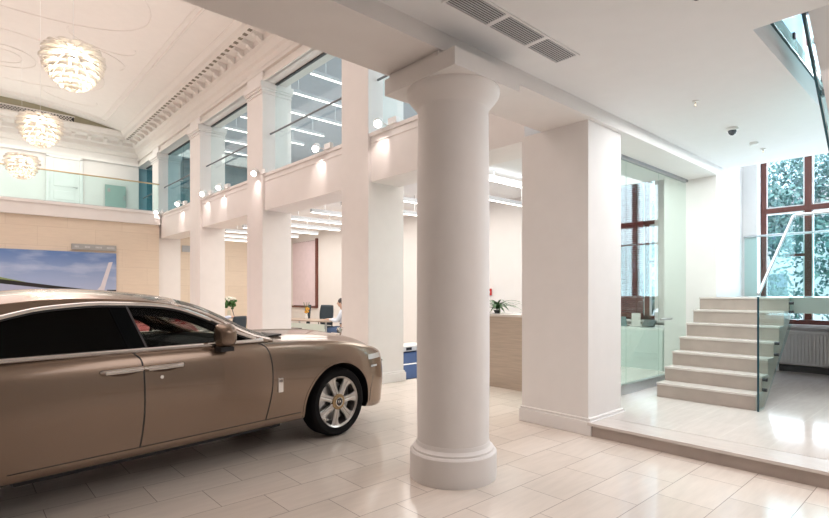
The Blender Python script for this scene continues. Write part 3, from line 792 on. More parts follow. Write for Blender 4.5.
mb.build('foliage', mat('bouquet_green', (.05, .15, .03), .6, noise=.4, nscale=30), t)
mb = MB()
for k in range(22):
    a = random.uniform(0, 6.28); r_ = random.uniform(.05, .27); mb.sphere((r_*math.cos(a), r_*math.sin(a), .60-.3*r_+random.uniform(-.02, .06)), .045, 8, 5)
mb.build('blossoms', mat('white_blossom', (.85, .82, .72), .7), t)
x, y = at(235.5, 14.9); office_chair(x, y, math.radians(110), 'black office chair before the laptop desk between the far pillars').scale.z = .74

# ------------------------------------------------------------------ people
def skin(name, V, E, R, m, parent, root=0, sub=1):
    me = bpy.data.meshes.new(name); me.from_pydata(V, E, []); me.update()
    o = bpy.data.objects.new(name, me); COL.objects.link(o)
    o.modifiers.new('s', 'SKIN').use_smooth_shade = True
    sk_ = me.skin_vertices[0].data
    for i, r_ in enumerate(R):
        sk_[i].radius = (r_, r_) if not isinstance(r_, tuple) else r_; sk_[i].use_root = (i == root)
    s_ = o.modifiers.new('u', 'SUBSURF'); s_.levels = sub; s_.render_levels = sub
    baked(o); o.data.materials.clear(); o.data.materials.append(m); o.parent = parent
    for p in o.data.polygons: p.use_smooth = True
    return o
SKIN = mat('skin_tone', (.62, .40, .30), .6)
def person(x, y, rz, shirt, trousers, hair, lab):
    """seated, facing +x, forearms on a desk; hips at z .50"""
    t = empty('person', (x, y, 0), lab, 'person', None, rz)
    V = [(0,0,.52),(.01,0,.66),(.02,0,.82),(.03,0,.98),(.04,0,1.06),(.06,0,1.12),(.07,0,1.20)]
    R = [(.15,.12),(.13,.10),(.14,.10),(.15,.10),(.07,.07),(.052,.052),(.075,.09)]
    E = [(i,i+1) for i in range(6)]
    def chain(start, pts, rad):
        p = start
        for q, r_ in zip(pts, rad): V.append(q); R.append(r_); E.append((p, len(V)-1)); p = len(V)-1
        return p
    for s_ in (-1, 1):
        w = chain(3, [(.03,.17*s_,1.0),(.10,.21*s_,.86),(.17,.22*s_,.74),(.33,.17*s_,.78),(.43,.13*s_,.79)], [.055,.046,.042,.032,.027])
        pm = chain(w, [(.48,.12*s_,.79)], [(.035,.016)])
        for f_, ln in ((-.03,.055),(-.01,.068),(.01,.062),(.03,.05)):
            chain(pm, [(.51,.12*s_+f_,.79),(.51+ln*.6,.12*s_+f_*1.1,.785),(.51+ln,.12*s_+f_*1.1,.77)], [.010,.009,.008])
        chain(w, [(.47,.12*s_-s_*.045,.785),(.50,.12*s_-s_*.055,.775)], [.011,.009])
        chain(0, [(.08,.10*s_,.50),(.26,.12*s_,.51),(.44,.12*s_,.50),(.45,.12*s_,.28),(.43,.12*s_,.09),(.53,.13*s_,.04)], [.09,.08,.06,.052,.04,.035])
    body = skin('body', V, E, R, SKIN, t)
    # head with features, joined as a child of the same figure
    mb = MB(); mb.sphere((.09, 0, 1.24), .10, 20, 14, (.95, .78, 1.18))
    mb.sphere((.188, 0, 1.225), .017, 8, 6, (1, .8, 1.3)); mb.sphere((.08, .082, 1.23), .024, 8, 6, (.7, .4, 1.2)); mb.sphere((.08, -.082, 1.23), .024, 8, 6, (.7, .4, 1.2))
    mb.build('head', SKIN, t, smooth=True)
    mb = MB(); mb.sphere((.171, .032, 1.25), .010, 8, 6); mb.sphere((.171, -.032, 1.25), .010, 8, 6); mb.build('eyes', BLACKP, t)
    MB().box(.170, .180, -.022, .022, 1.185, 1.193).build('mouth', mat('lip_tone', (.45, .18, .16), .6), t)
    mb = MB(); mb.sphere((.072, 0, 1.275), .108, 20, 12, (.95, .82, 1.02)); mb.build('hair', hair, t, smooth=True)
    def cl(s0): return [(0,0,.54),(.01,0,.66),(.02,0,.82),(.03,0,.98),(.04,0,1.05)]
    V = cl(0); R = [(.165,.14),(.15,.12),(.16,.12),(.165,.115),(.075,.075)]; E = [(i,i+1) for i in range(4)]
    for s_ in (-1, 1): chain(3, [(.03,.17*s_,1.0),(.10,.21*s_,.86),(.17,.22*s_,.74),(.33,.17*s_,.78),(.40,.14*s_,.788)], [.068,.06,.055,.044,.038])
    skin('shirt', V, E, R, shirt, t)
    V = [(0,0,.52),(0,0,.60)]; R = [(.165,.14),(.16,.13)]; E = [(0,1)]
    for s_ in (-1, 1): chain(0, [(.08,.10*s_,.50),(.26,.12*s_,.51),(.44,.12*s_,.50),(.45,.12*s_,.28),(.43,.12*s_,.11)], [.10,.092,.075,.065,.06])
    skin('trousers', V, E, R, trousers, t)
    for s_ in (-1, 1):
        MB().sphere((.50, .12*s_, .045), .055, 12, 8, (2.0, .8, .8)).build('shoe', BLACKP, t, smooth=True)
    return t
SH1 = mat('pale_blue_shirt', (.60, .64, .78), .8); TR = mat('blue_jeans', (.10, .16, .30), .8); TRB = mat('black_trousers', (.015, .015, .02), .8)
x, y = at(344, 14.2); person(x, y, math.radians(135), mat('white_blue_shirt', (.66, .70, .78), .8), TR, mat('dark_hair', (.05, .04, .04), .7), 'seated person in a pale shirt and blue jeans beside the left pillar edge')
x2, y2 = at(217.5, 15.6); person(x2, y2, math.radians(-18), SH1, TRB, MATS['dark_hair'], 'seated person in pale blue sleeves typing, mostly behind a far pillar')
x, y = at(344.5, 14.25); office_chair(x+.05, y-.05, math.radians(135), 'dark office chair carrying the person in blue jeans')

# ================================================================== CARS
def lerp_tab(tab, s):
    """monotone cubic interpolation"""
    n = len(tab)
    if s <= tab[0][0]: return tab[0][1]
    if s >= tab[-1][0]: return tab[-1][1]
    for i in range(n-1):
        if tab[i][0] <= s <= tab[i+1][0]: break
    def d(k): return (tab[k+1][1]-tab[k][1])/(tab[k+1][0]-tab[k][0])
    def m(k):
        if k == 0: return d(0)
        if k == n-1: return d(n-2)
        a, b_ = d(k-1), d(k)
        return 0 if a*b_ <= 0 else 2*a*b_/(a+b_)
    h = tab[i+1][0]-tab[i][0]; t = (s-tab[i][0])/h; m0, m1 = m(i)*h, m(i+1)*h
    return (2*t**3-3*t*t+1)*tab[i][1]+(t**3-2*t*t+t)*m0+(-2*t**3+3*t*t)*tab[i+1][1]+(t**3-t*t)*m1
WT = [(-4.56,.60),(-4.52,.74),(-4.42,.83),(-4.1,.91),(-3.3,.955),(-2.5,.97),(-1.2,.97),(-.4,.965),(.1,.96),(.35,.945),(.52,.92),(.66,.875),(.76,.815),(.83,.74),(.87,.64),(.885,.56)]
ZST = [(-4.56,.70),(-4.5,.82),(-4.35,.90),(-3.8,.99),(-3.0,1.06),(-2,1.075),(-1.1,1.07),(-.8,1.06),(-.3,1.035),(.1,1.00),(.4,.945),(.6,.895),(.75,.84),(.84,.79),(.885,.74)]
ZCT = [(-4.56,.78),(-4.5,.90),(-4.35,.98),(-3.9,1.05),(-3.4,1.09),(-1.2,1.09),(-.8,1.11),(-.3,1.10),(.1,1.085),(.4,1.05),(.6,1.01),(.74,.975),(.82,.95),(.885,.90)]
ZBT = [(-4.56,.50),(-4.5,.40),(-4.3,.33),(-3.8,.28),(-.5,.27),(.4,.24),(.6,.21),(.8,.20),(.885,.24)]
def ring(s):
    w = lerp_tab(WT, s); zs = lerp_tab(ZST, s); zc = lerp_tab(ZCT, s); zb = lerp_tab(ZBT, s)
    h = zs-zb; k = w/.97
    cp = [(0, zb+.02), (w*.6, zb+.01), (w-.13, zb), (w-.055, zb+.004), (w-.030, zb+.05), (w-.026, zb+.10*h), (w-.012, zb+.30*h), (w, zb+.48*h), (w-.002, zb+.66*h),
          (w-.014, zb+.82*h), (w-.034, zb+.93*h), (w-.060*k, zs-.012), (w-.095*k, zs), (w-.15*k, zs-.002), (w-.24*k, zs+.18*(zc-zs)), (w*.60, zs+.55*(zc-zs)), (w*.40, zs+.82*(zc-zs)), (w*.2, zs+.96*(zc-zs)), (0, zc)]
    out = []
    n = len(cp)
    for i in range(n-1):
        p0 = Vector(cp[max(i-1, 0)]); p1 = Vector(cp[i]); p2 = Vector(cp[i+1]); p3 = Vector(cp[min(i+2, n-1)])
        if i == 0: p0 = Vector((-cp[1][0], cp[1][1]))
        if i == n-2: p3 = Vector((-cp[n-2][0], cp[n-2][1]))
        for q in range(3):
            t = q/3; out.append(.5*((2*p1)+(p2-p0)*t+(2*p0-5*p1+4*p2-p3)*t*t+(3*p1-p0-3*p2+p3)*t**3))
    out.append(Vector(cp[-1]))
    out[0].x = 0
    return out
def side_y(s, z):
    r = ring(s); best = .9
    for a, b_ in zip(r[9:40], r[10:41]):
        if min(a.y, b_.y) <= z <= max(a.y, b_.y) and abs(b_.y-a.y) > 1e-6:
            t = (z-a.y)/(b_.y-a.y); return a.x+(b_.x-a.x)*t
    return best
BZ = 1.075
def gy(z): return .895-.50*(z-BZ)
ARCH = (-.02, .335, .447)

def build_car(root, M, full=True):
    PAINT, CHROME, DGL, CGL, BLK = M['paint'], M['chrome'], M['darkglass'], M['glass'], BLACKP
    ss = []
    s = -4.56
    keys = [-4.56, -4.54, -4.52, -4.48, -4.42, -4.35, -4.2]+[-4.0+.2*k for k in range(17)]+[-.6+.1*k for k in range(10)]+[.40, .46, .52, .57, .62, .66, .70, .74, .77, .80, .83, .85, .87, .885]
    rows = []
    for s in keys:
        h = ring(s); rows.append([(s, p.x, p.y) for p in h] + [(s, -p.x, p.y) for p in h[-2:0:-1]])
    mb = MB(); V = mb.grid(rows, close_v=True); mb.face(V[0][::-1]); mb.face(V[-1])
    body = mb.build('body', [PAINT, BLK], None, smooth=True, angle=60)
    cut = MB()
    for xc in (0, -3.295):
        for sg in (-1, 1):
            y0, y1 = (.60, 1.2) if sg > 0 else (-1.2, -.60)
            cut.cyl((xc+ARCH[0], y0, ARCH[1]), ARCH[2], y1-y0, 64, 'y')
            cut.box(xc-.30, xc+.30, y0+.001, y1-.001, 0, .30)
    co = cut.build('cutter', BLK)
    cab = MB(); cab.prism([(-3.55, .42), (-1.0, .42), (-1.0, .98), (-.86, 1.3), (-3.7, 1.3)], 'y', -.82, .82)
    co2 = cab.build('cutter2', BLK)
    for c in (co, co2):
        md = body.modifiers.new('b', 'BOOLEAN'); md.operation = 'DIFFERENCE'; md.object = c; md.solver = 'EXACT'
        try: md.material_mode = 'TRANSFER'
        except Exception: pass
    baked(body); bpy.data.objects.remove(co); bpy.data.objects.remove(co2)
    bm = bmesh.new(); bm.from_mesh(body.data)
    for e in bm.edges:
        e.smooth = not (len(e.link_faces) == 2 and e.calc_face_angle(0) > math.radians(38))
    for f in bm.faces:
        c = f.calc_center_median()
        f.smooth = len(f.verts) < 12
        if f.normal.z < -.75 and c.z < .4: f.material_index = 1
    bm.to_mesh(body.data); bm.free()
    body.parent = root
    # wheel-arch inner skin is black (cutter material); wheels
    def wheel(xc, sg):
        w = bpy.data.objects.new('wheel', None); COL.objects.link(w); w.parent = root; w.location = (xc, 0, .362)
        yo = .93*sg; R_ = .362
        def yy(d): return yo-sg*d
        prof = [(.262, yy(.03)), (.272, yy(.012)), (.300, yy(.002)), (.330, yy(.004)), (.350, yy(.022)), (.360, yy(.05)), (R_, yy(.12)), (.360, yy(.20)), (.345, yy(.235)), (.30, yy(.25)), (.26, yy(.24))]
        mb = MB(); mb.lathe(prof, n=64, axis='y', caps=False)
        mb.build('tyre', mat('tyre_rubber', (.010, .010, .011), .85, spec=.2), w, smooth=True)
        mb = MB(); mb.lathe([(.250, yy(.035)), (.268, yy(.018)), (.272, yy(.026)), (.262, yy(.05)), (.250, yy(.22)), (.24, yy(.22)), (.242, yy(.06))], n=64, axis='y', caps=False)
        mb.build('rim', M['rim'], w, smooth=True)
        for k in range(7):
            a = 2*PI*k/7+PI/7*.2
            ca, sa = math.cos(a), math.sin(a)
            rows = []
            for r_, hw_, dd in ((.055, .030, .030), (.09, .033, .028), (.13, .031, .034), (.19, .034, .040), (.225, .044, .036), (.256, .068, .030)):
                row = []
                for (o_, e_) in ((-hw_, .030), (-hw_, .004), (-hw_*.72, 0), (-.008, .000), (0, .006), (.008, .000), (hw_*.72, 0), (hw_, .004), (hw_, .030)):
                    row.append((r_*ca-o_*sa, yy(dd+e_), r_*sa+o_*ca))
                rows.append(row)
            mb = MB(); V = mb.grid(rows, close_v=True); mb.face(V[0][::-1]); mb.face(V[-1])
            mb.build('spoke', M['rim'], w, smooth=True, angle=30)
        MB().lathe([(.083, yy(.05)), (.083, yy(.022)), (.078, yy(.018)), (.05, yy(.016)), (.05, yy(.03))], n=40, axis='y', caps=False).build('hub_ring', mat('bronze_hub', (.38, .27, .15), .35, .8), w, smooth=True, angle=25)
        MB().lathe([(.05, yy(.03)), (.048, yy(.010)), (.042, yy(.008)), (.040, yy(.012))], n=32, axis='y', caps=False).build('cap_ring', CHROME, w, smooth=True, angle=25)
        MB().lathe([(.041, yy(.03)), (.041, yy(.012))], n=32, axis='y').build('hub_cap', BLK, w)
        if full and sg < 0:
            Mt = Matrix.Translation((0, yy(.010), 0)) @ Matrix.Rotation(PI/2, 4, 'X')
            text_mesh('cap_letters', 'RR', .042, CHROME, w, Mt, .0015)
        MB().lathe([(.20, yy(.12)), (.20, yy(.10)), (.06, yy(.10))], n=40, axis='y').build('brake_disc', STEEL, w)
        MB().box(.06, .18, min(yy(.07), yy(.14)), max(yy(.07), yy(.14)), -.02, .16).build('brake_caliper', DARK, w, bevel=.01)
        MB().cyl((0, yy(.5) if sg > 0 else yy(.24), 0), .035, .26, 12, 'y').build('axle', DARK, w)
        return w
    for xc in (0, -3.295):
        for sg in (-1, 1): wheel(xc, sg)
    # ---- greenhouse
    E = [(-.80,1.070),(-.97,1.115),(-1.12,1.180),(-1.27,1.262),(-1.42,1.338),(-1.58,1.397),(-1.78,1.438),(-2.0,1.462),(-2.25,1.474),(-2.55,1.468),(-2.85,1.435),(-3.1,1.385),(-3.35,1.315),(-3.6,1.225),(-3.85,1.125),(-4.0,1.065)]
    # inset of centre line: forward shift and rise
    DS = [.30,.30,.29,.27,.23,.17,.10,.05,.02,0,-.02,-.05,-.09,-.13,-.17,-.2]
    DZ = [.03,.035,.045,.055,.065,.072,.076,.080,.082,.082,.080,.074,.066,.055,.04,.03]
    nE = len(E); NT = 60
    def cr(tab, t):
        x = t*(len(tab)-1); i = min(int(x), len(tab)-2); f = x-i
        def g(k): return tab[max(0, min(len(tab)-1, k))]
        def one(a, b_, c, d): return .5*((2*b_)+(c-a)*f+(2*a-5*b_+4*c-d)*f*f+(3*b_-a-3*c+d)*f**3)
        if isinstance(tab[0], tuple): return tuple(one(g(i-1)[k], g(i)[k], g(i+1)[k], g(i+2)[k]) for k in range(2))
        return one(g(i-1), g(i), g(i+1), g(i+2))
    def top(t, u):      # u: -1..1 across
        s_, z_ = cr(E, t); ye = gy(z_)-.012; k = 1-abs(u)**2.2
        return Vector((s_+cr(DS, t)*k, ye*u, z_+cr(DZ, t)*k))
    U = [-1, -.97, -.93, -.87] + [-.8+.1*k for k in range(17)] + [.87, .93, .97, 1]
    def patch(t0, t1, u0, u1, nt, name, m, off=0, thick=.02):
        us = [u for u in U if u0-1e-6 <= u <= u1+1e-6]
        rows = [[top(t0+(t1-t0)*i/nt, u)+Vector((0, 0, off)) for u in us] for i in range(nt+1)]
        mb = MB(); mb.grid(rows); o = mb.build(name, m, root, smooth=True, recalc=False)
        # keep the normals upward
        md = o.modifiers.new('t', 'SOLIDIFY'); md.thickness = thick; md.offset = 1 if o.data.polygons[0].normal.z < 0 else -1
        return o
    tw = 5.3/(nE-1); tr = 10.6/(nE-1)
    patch(tw, tr, -1, 1, 26, 'roof', PAINT, thick=.03)
    for (a, b_) in ((-1, -.87), (.87, 1)):
        patch(0, tw, a, b_, 18, 'windscreen_pillar', PAINT)
        patch(tr, 1, a, b_, 14, 'rear_pillar', PAINT)
    patch(0.3/(nE-1), tw, -.87, .87, 18, 'windscreen', CGL, -.004, .005)
    patch(tr, 1-.6/(nE-1), -.87, .87, 14, 'rear_window', DGL, -.004, .005)
    # side polygons on the slanted plane
    def sidep(sz, off=0, sg=-1): return [Vector((s_, sg*(gy(z_)+off), z_)) for s_, z_ in sz]
    DT = [(-.99,1.092),(-1.06,1.118),(-1.14,1.150),(-1.22,1.19),(-1.32,1.248),(-1.45,1.312),(-1.62,1.378),(-1.81,1.414),(-2.1,1.428),(-2.3,1.428),(-2.58,1.402),(-2.73,1.371),(-2.86,1.335),(-3.0,1.28),(-3.12,1.215),(-3.20,1.14),(-3.20,1.10)]
    def dense(pts, k=3):
        out = []
        for i in range(len(pts)-1):
            for q in range(k):
                out.append(cr(pts, (i+q/k)/(len(pts)-1)))
        out.append(pts[-1]); return out
    DTd = dense(DT)
    zb0 = 1.092
    def strip(name, A, B, m, sg, off=0.0, thick=.012):
        mb = MB(); n_ = len(A)
        P = [sidep([a], off, sg)[0] for a in A]; Q = [sidep([b_], off, sg)[0] for b_ in B]
        Pi = [p-Vector((0, sg*thick, 0)) for p in P]; Qi = [q-Vector((0, sg*thick, 0)) for q in Q]
        mb.grid([P, Q, Qi, Pi], close_u=True)
        mb.build(name, m, root, smooth=True, angle=40)
    Ed = [cr(E, i/80) for i in range(81)]
    def ez(s_):
        for a, b_ in zip(Ed[:-1], Ed[1:]):
            if b_[0] <= s_ <= a[0]: return a[1]+(b_[1]-a[1])*(s_-a[0])/(b_[0]-a[0]-1e-9)
        return BZ
    def dz_(s_):
        for a, b_ in zip(DTd[:-1], DTd[1:]):
            if b_[0] <= s_ <= a[0]: return a[1]+(b_[1]-a[1])*(s_-a[0])/(b_[0]-a[0]-1e-9)
        return zb0
    for sg in (-1, 1):
        # painted cant rail between window top and the roof edge
        st = [-.86-.04*k for k in range(78)]
        strip('cant_rail', [(s_, ez(s_)-.0) for s_ in st], [(s_, max(BZ-.01, min(dz_(s_)+.012, ez(s_)-.003)) if -3.2 < s_ < -.99 else BZ-.012) for s_ in st], PAINT, sg, .0, .03)
        # chrome surround
        cx_ = DTd
        MB().tube([Vector((s_, sg*(gy(z_)+.002), z_+.008)) for s_, z_ in cx_], .0155, 8).build('window_chrome', CHROME, root, smooth=True)
        strip('window_seal', [(s_, z_-.003) for s_, z_ in cx_], [(s_, z_-.020) for s_, z_ in cx_], BLK, sg, .001, .01)
        # belt chrome
        bs = [-.93-.09*k for k in range(26)]
        MB().tube([Vector((s_, sg*(gy(zb0)+.022), zb0-.010)) for s_ in bs], .0185, 10).build('belt_chrome', CHROME, root, smooth=True)
        # glasses
        def glass_poly(s0, s1, m, name, n_=26, lean=0):
            A, B = [], []
            for i in range(n_+1):
                s_ = s0+(s1-s0)*i/n_; A.append((s_, dz_(s_)-.01)); B.append((s_, zb0-.01))
            strip(name, A, B, m, sg, -.006, .004)
        # front door glass (slanted rear edge) and rear door glass
        A, B = [], []
        for i in range(25):
            u = i/24; sT = -1.20+(-2.03+1.20)*u; sB = -1.20+(-1.94+1.20)*u
            A.append((sT, dz_(sT)-.008)); B.append((sB, zb0-.01))
        strip('front_door_glass', A, B, M['doorglass'], sg, -.006, .004)
        glass_poly(-1.03, -1.19, M['doorglass'], 'quarter_glass', 6)
        strip('quarter_divider', [(-1.185, dz_(-1.185)-.005), (-1.21, dz_(-1.21)-.005)], [(-1.185, zb0), (-1.21, zb0)], BLK, sg, .0, .015)
        A, B = [], []
        for i in range(30):
            u = i/29; sT = -2.16+(-3.19+2.16)*u; sB = -2.07+(-3.19+2.07)*u
            A.append((sT, dz_(sT)-.008)); B.append((sB, zb0-.01))
        strip('rear_door_glass', A, B, DGL, sg, -.006, .004)
        strip('middle_pillar', [(-2.03, dz_(-2.03)-.008), (-2.165, dz_(-2.165)-.008)], [(-1.94, zb0), (-2.075, zb0)], M['gloss'], sg, -.001, .03)
        strip('pillar_trim', [(-2.025, dz_(-2.03)-.008), (-2.04, dz_(-2.04)-.008)], [(-1.935, zb0), (-1.95, zb0)], mat('pillar_strip', (.10, .10, .11), .3, .5), sg, .004, .004)
        # door mirror
        mx_ = -1.34 if sg < 0 else -1.06
        m_ = bpy.data.objects.new('door_mirror', None); COL.objects.link(m_); m_.parent = root; m_.location = (mx_, sg*.985, 1.045); m_.rotation_euler.z = sg*PI/2
        o = MB().box(-.035, .10, -.105, .105, -.0, .225).build('mirror_housing', PAINT, m_, smooth=True)
        bm = bmesh.new(); bm.from_mesh(o.data)
        for v in bm.verts:
            if v.co.x > .05: v.co.y *= .60; v.co.z = .10+(v.co.z-.10)*.62
            if v.co.z < .05: v.co.y *= .92
        bmesh.ops.bevel(bm, geom=list(bm.edges), offset=.052, segments=5, profile=.55, affect='EDGES')
        for f in bm.faces: f.smooth = True
        bm.to_mesh(o.data); bm.free()
        MB().prism([(y_*.075*(1 if abs(y_) < 2 else 1), z_) for y_, z_ in ((-1, .045), (-.7, .03), (.7, .03), (1, .045), (1.15, .10), (1.05, .16), (.7, .195), (-.7, .195), (-1.05, .16), (-1.15, .10))], 'x', -.041, -.034).build('mirror_glass', M['mirror'], m_)
        MB().prism([(-.13, -.06), (.04, -.06), (.04, .06), (-.13, .04)], 'z', -.022, .015).build('mirror_arm', BLK, m_)
    # ---- things lying on the body sides
    def onside(name, path, w_, m, sg, off=.0015, thick=.004):
        A = []; B = []
        for i, (s_, z_) in enumerate(path):
            a = path[max(i-1, 0)]; b_ = path[min(i+1, len(path)-1)]
            d = Vector((b_[0]-a[0], b_[1]-a[1])).normalized(); n_ = Vector((-d.y, d.x))*w_/2
            for (L_, k) in ((A, 1), (B, -1)):
                q = (s_+n_.x*k, z_+n_.y*k); L_.append(Vector((q[0], sg*(side_y(q[0], q[1])+off), q[1])))
        inn = Vector((0, -sg*thick, 0))
        mb = MB(); mb.grid([A, B, [b_+inn for b_ in B], [a+inn for a in A]], close_u=True)
        mb.build(name, m, root, smooth=False)
    for sg in (-1, 1):
        bseam = [(q[0]-.055, q[1]) for q in [(-1.995, 1.075), (-1.985, 1.05), (-1.955, 1.02), (-1.94, .96), (-1.935, .85), (-1.935, .6), (-1.945, .45), (-1.96, .345)]]
        aseam = [(q[0]-.05, q[1]) for q in [(-.93, 1.06), (-.87, 1.03), (-.835, .98), (-.815, .90), (-.805, .78), (-.81, .62), (-.835, .47), (-.865, .35)]]
        onside('door_seam', dense(bseam, 3), .011, BLK, sg); onside('door_seam', dense(aseam, 3), .011, BLK, sg)
        onside('door_seam', [(-.52-.1*i, .347) for i in range(24)], .006, BLK, sg)
        # wheel arch lip
        for xc in (0, -3.295):
            pts = []
            for k in range(31):
                a = math.radians(-6+192*k/30); pts.append((xc+ARCH[0]+(ARCH[2]+.012)*math.cos(a), max(.27, ARCH[1]+(ARCH[2]+.012)*math.sin(a))))
            onside('arch_lip', pts, .022, PAINT, sg, .004, .012)
        # handles
        y = side_y(-1.95, .94)
        for (a, b_) in ((-1.985, -1.69), (-1.995, -2.28)):
            s0, s1 = min(a, b_), max(a, b_)
            hd = MB(); hd.tube([(s0, sg*(y+.000), .945), (s0+.02, sg*(y+.030), .945), ((s0+s1)/2, sg*(y+.036), .947), (s1-.02, sg*(y+.030), .949), (s1, sg*(y+.000), .949)], [.016, .021, .022, .021, .016], 10)
            hd.build('door_handle', CHROME, root, smooth=True)
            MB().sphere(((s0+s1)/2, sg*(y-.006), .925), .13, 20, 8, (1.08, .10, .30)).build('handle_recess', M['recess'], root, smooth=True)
        MB().cyl((-1.86, sg*(side_y(-1.86, .86)) - (.0 if sg > 0 else .004), .865), .014, .004, 16, 'y').build('lock_cylinder', CHROME, root)
        # fender badge
        y = side_y(-.70, .65)
        MB().box(-.80, -.745, sg*y-.010, sg*y+.010, .585, .72).build('fender_badge', CHROME, root, bevel=.004)
        if full and sg < 0:
            Mt = Matrix.Translation((-.7725, -y-.0112, .69)) @ Matrix.Rotation(PI/2, 4, 'X')
            text_mesh('badge_letters', 'RR', .034, BLK, root, Mt, .0006)
        # sill chrome inset line in the door bottom
        # headlamp and daytime lamp
        hl = []
        for q in range(7):
            s_ = .52+.045*q; hl.append((s_-.10, .80))
        onside('headlamp', hl, .055, M['lamp'], sg, .002, .006)
        onside('marker_lamp', [(.46+.03*i, .695) for i in range(5)], .02, M['lamp'], sg, .002, .004)
        onside('bumper_seam', [(.46, .30), (.47, .45), (.50, .58)], .006, BLK, sg)
    # grille
    g = MB()
    g.box(.86, .905, -.34, .34, .42, .89); g.mi = 0
    g.build('grille_surround', CHROME, root, bevel=.02)
    g = MB()
    for k in range(17): g.box(.90, .915, -.30+k*.036, -.285+k*.036, .45, .86)
    g.build('grille_bars', CHROME, root)
    MB().box(.85, .888, -.48, .48, .27, .36).build('lower_intake', BLK, root)
    # bonnet chrome spine, shut lines
    sp_ = [(s_, 0, lerp_tab(ZCT, s_)+.003) for s_ in [-.55+.1*k for k in range(14)]]
    MB().tube(sp_, .006, 6).build('bonnet_spine', M['satin'], root)
    # ornament: small winged figure on the nose
    if full:
        o_ = bpy.data.objects.new('bonnet_ornament', None); COL.objects.link(o_); o_.parent = root; o_.location = (.82, 0, .94); o_.scale = (1.2, 1.2, 1.2)
        MB().lathe([(.022, 0), (.02, .02), (.010, .03), (.012, .045)], n=14).build('ornament_base', CHROME, o_, smooth=True)
        MB().tube([(0, 0, .04), (.004, 0, .065), (.012, 0, .085), (.022, 0, .10)], [.008, .011, .010, .005], 8).sphere((.028, 0, .108), .007, 8, 6).build('ornament_figure', CHROME, o_, smooth=True)
        for sg in (-1, 1):
            MB().prism([(.012, .09), (-.03, .112), (-.045, .085), (-.02, .06), (.005, .07)], 'y', .006*sg, .014*sg).build('ornament_wing', CHROME, o_)
    # wipers / cowl
    MB().prism([(-.86, 1.075), (-.60, 1.098), (-.52, 1.102), (-.52, 1.085), (-.86, 1.06)], 'y', -.62, .62).build('cowl_panel', BLK, root)
    MB().box(-4.2, .62, -.56, .56, .17, .32).box(-2.75, -.62, -.74, .74, .20, .30).build('underbody', BLK, root)
    # ---- interior
    INT = mat('black_leather', (.007, .006, .007), .7, spec=.15)
    INT2 = mat('dark_dash', (.009, .009, .011), .7, spec=.12)
    MB().box(-3.5, -1.02, -.80, .80, .44, .50).build('cabin_floor', INT, root)
    dsh = []
    MB().prism([(-1.02, .60), (-1.34, .62), (-1.36, .86), (-1.28, 1.02), (-1.10, 1.06), (-.88, 1.05), (-.9, .6)], 'y', -.80, .80).build('dashboard', INT2, root, smooth=True)
    for sg in (-1, 1):
        q_ = [-.98-.04*k for k in range(30)]
        A = [(s_, dz_(s_)+.005) for s_ in q_]; B = [(s_, max(1.06, dz_(s_)-(.085 if sg < 0 else .05)*min(1, (-.9-s_)/.3))) for s_ in q_]
        strip('pillar_lining', A, B, INT, sg, -.035, .02)
    def seat(sx, sy):
        s_ = bpy.data.objects.new('car_seat', None); COL.objects.link(s_); s_.parent = root; s_.location = (sx, sy, .5)
        MB().box(-.28, .26, -.26, .26, 0, .18).build('seat_cushion', INT, s_, bevel=.05)
        MB().box(-.09, .06, -.26, .26, .12, .66, Matrix.Translation((-.24, 0, 0)) @ Matrix.Rotation(-.25, 4, 'Y')).build('seat_back', INT, s_, bevel=.05)
        MB().box(-.05, .05, -.13, .13, .64, .82, Matrix.Translation((-.25, 0, 0)) @ Matrix.Rotation(-.2, 4, 'Y')).build('headrest', INT, s_, bevel=.04)
    for sx in (-1.95, -2.85):
        for sy in (-.40, .40): seat(sx, sy)
    MB().box(-2.45, -2.40, -.70, .70, .5, 1.36).build('privacy_screen', INT, root) if full else None
    for sy in (-.38,):
        Ms = Matrix.Translation((-1.50, .38, .98)) @ Matrix.Rotation(math.radians(65), 4, 'Y')
        st_ = MB(); st_.tube([Ms @ Vector((.185*math.cos(a*PI/16), .185*math.sin(a*PI/16), 0)) for a in range(32)], .013, 8, True)
        st_.tube([Ms @ Vector((-.18, 0, 0)), Ms @ Vector((.18, 0, 0))], .014, 6).tube([Ms @ Vector((0, .18, 0)), Ms @ Vector((0, 0, 0))], .014, 6)
        st_.build('steering_wheel', INT2, root, smooth=True)
    MB().tube([(-.88, -.7, 1.09), (-.66, -.1, 1.13)], .006, 6).build('wiper', BLK, root)
    MB().tube([(-.88, .1, 1.10), (-.68, .66, 1.12)], .006, 6).build('wiper', BLK, root)

def paint(name, col, metal=.72, rough=.27):
    m = mat(name, col, rough, metal, noise=.03, nscale=400, coat=.6)
    m.node_tree.nodes['Principled BSDF'].inputs['Specular Tint'].default_value = (min(1, col[0]*3.0), min(1, col[1]*3.6), min(1, col[2]*4.6), 1)
    return m
PB = paint('bronze_metallic_paint', (.272, .200, .150))
CM = dict(paint=PB, chrome=mat('polished_chrome', (.82, .80, .78), .10, 1), darkglass=glass_mat('privacy_glass', (.008, .01, .012), .5),
          glass=glass_mat('windscreen_glass', (.62, .66, .65), .6), doorglass=glass_mat('door_glass', (.86, .88, .87), .2), mirror=mat('mirror_surface', (.9, .9, .9), .02, 1),
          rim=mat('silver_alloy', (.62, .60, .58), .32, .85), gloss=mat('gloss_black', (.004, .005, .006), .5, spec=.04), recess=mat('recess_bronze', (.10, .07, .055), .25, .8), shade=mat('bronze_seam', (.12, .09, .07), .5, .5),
          shade2=PB, lamp=mat('lamp_glass', (.80, .84, .88), .08, .3, coat=1), satin=mat('satin_bonnet_silver', (.58, .52, .48), .3, .9))
A_ = math.radians(7.5)
ox = 2.99+.05*math.cos(A_)-.93*math.sin(A_); oy = 4.55+.05*math.sin(A_)+.93*math.cos(A_)
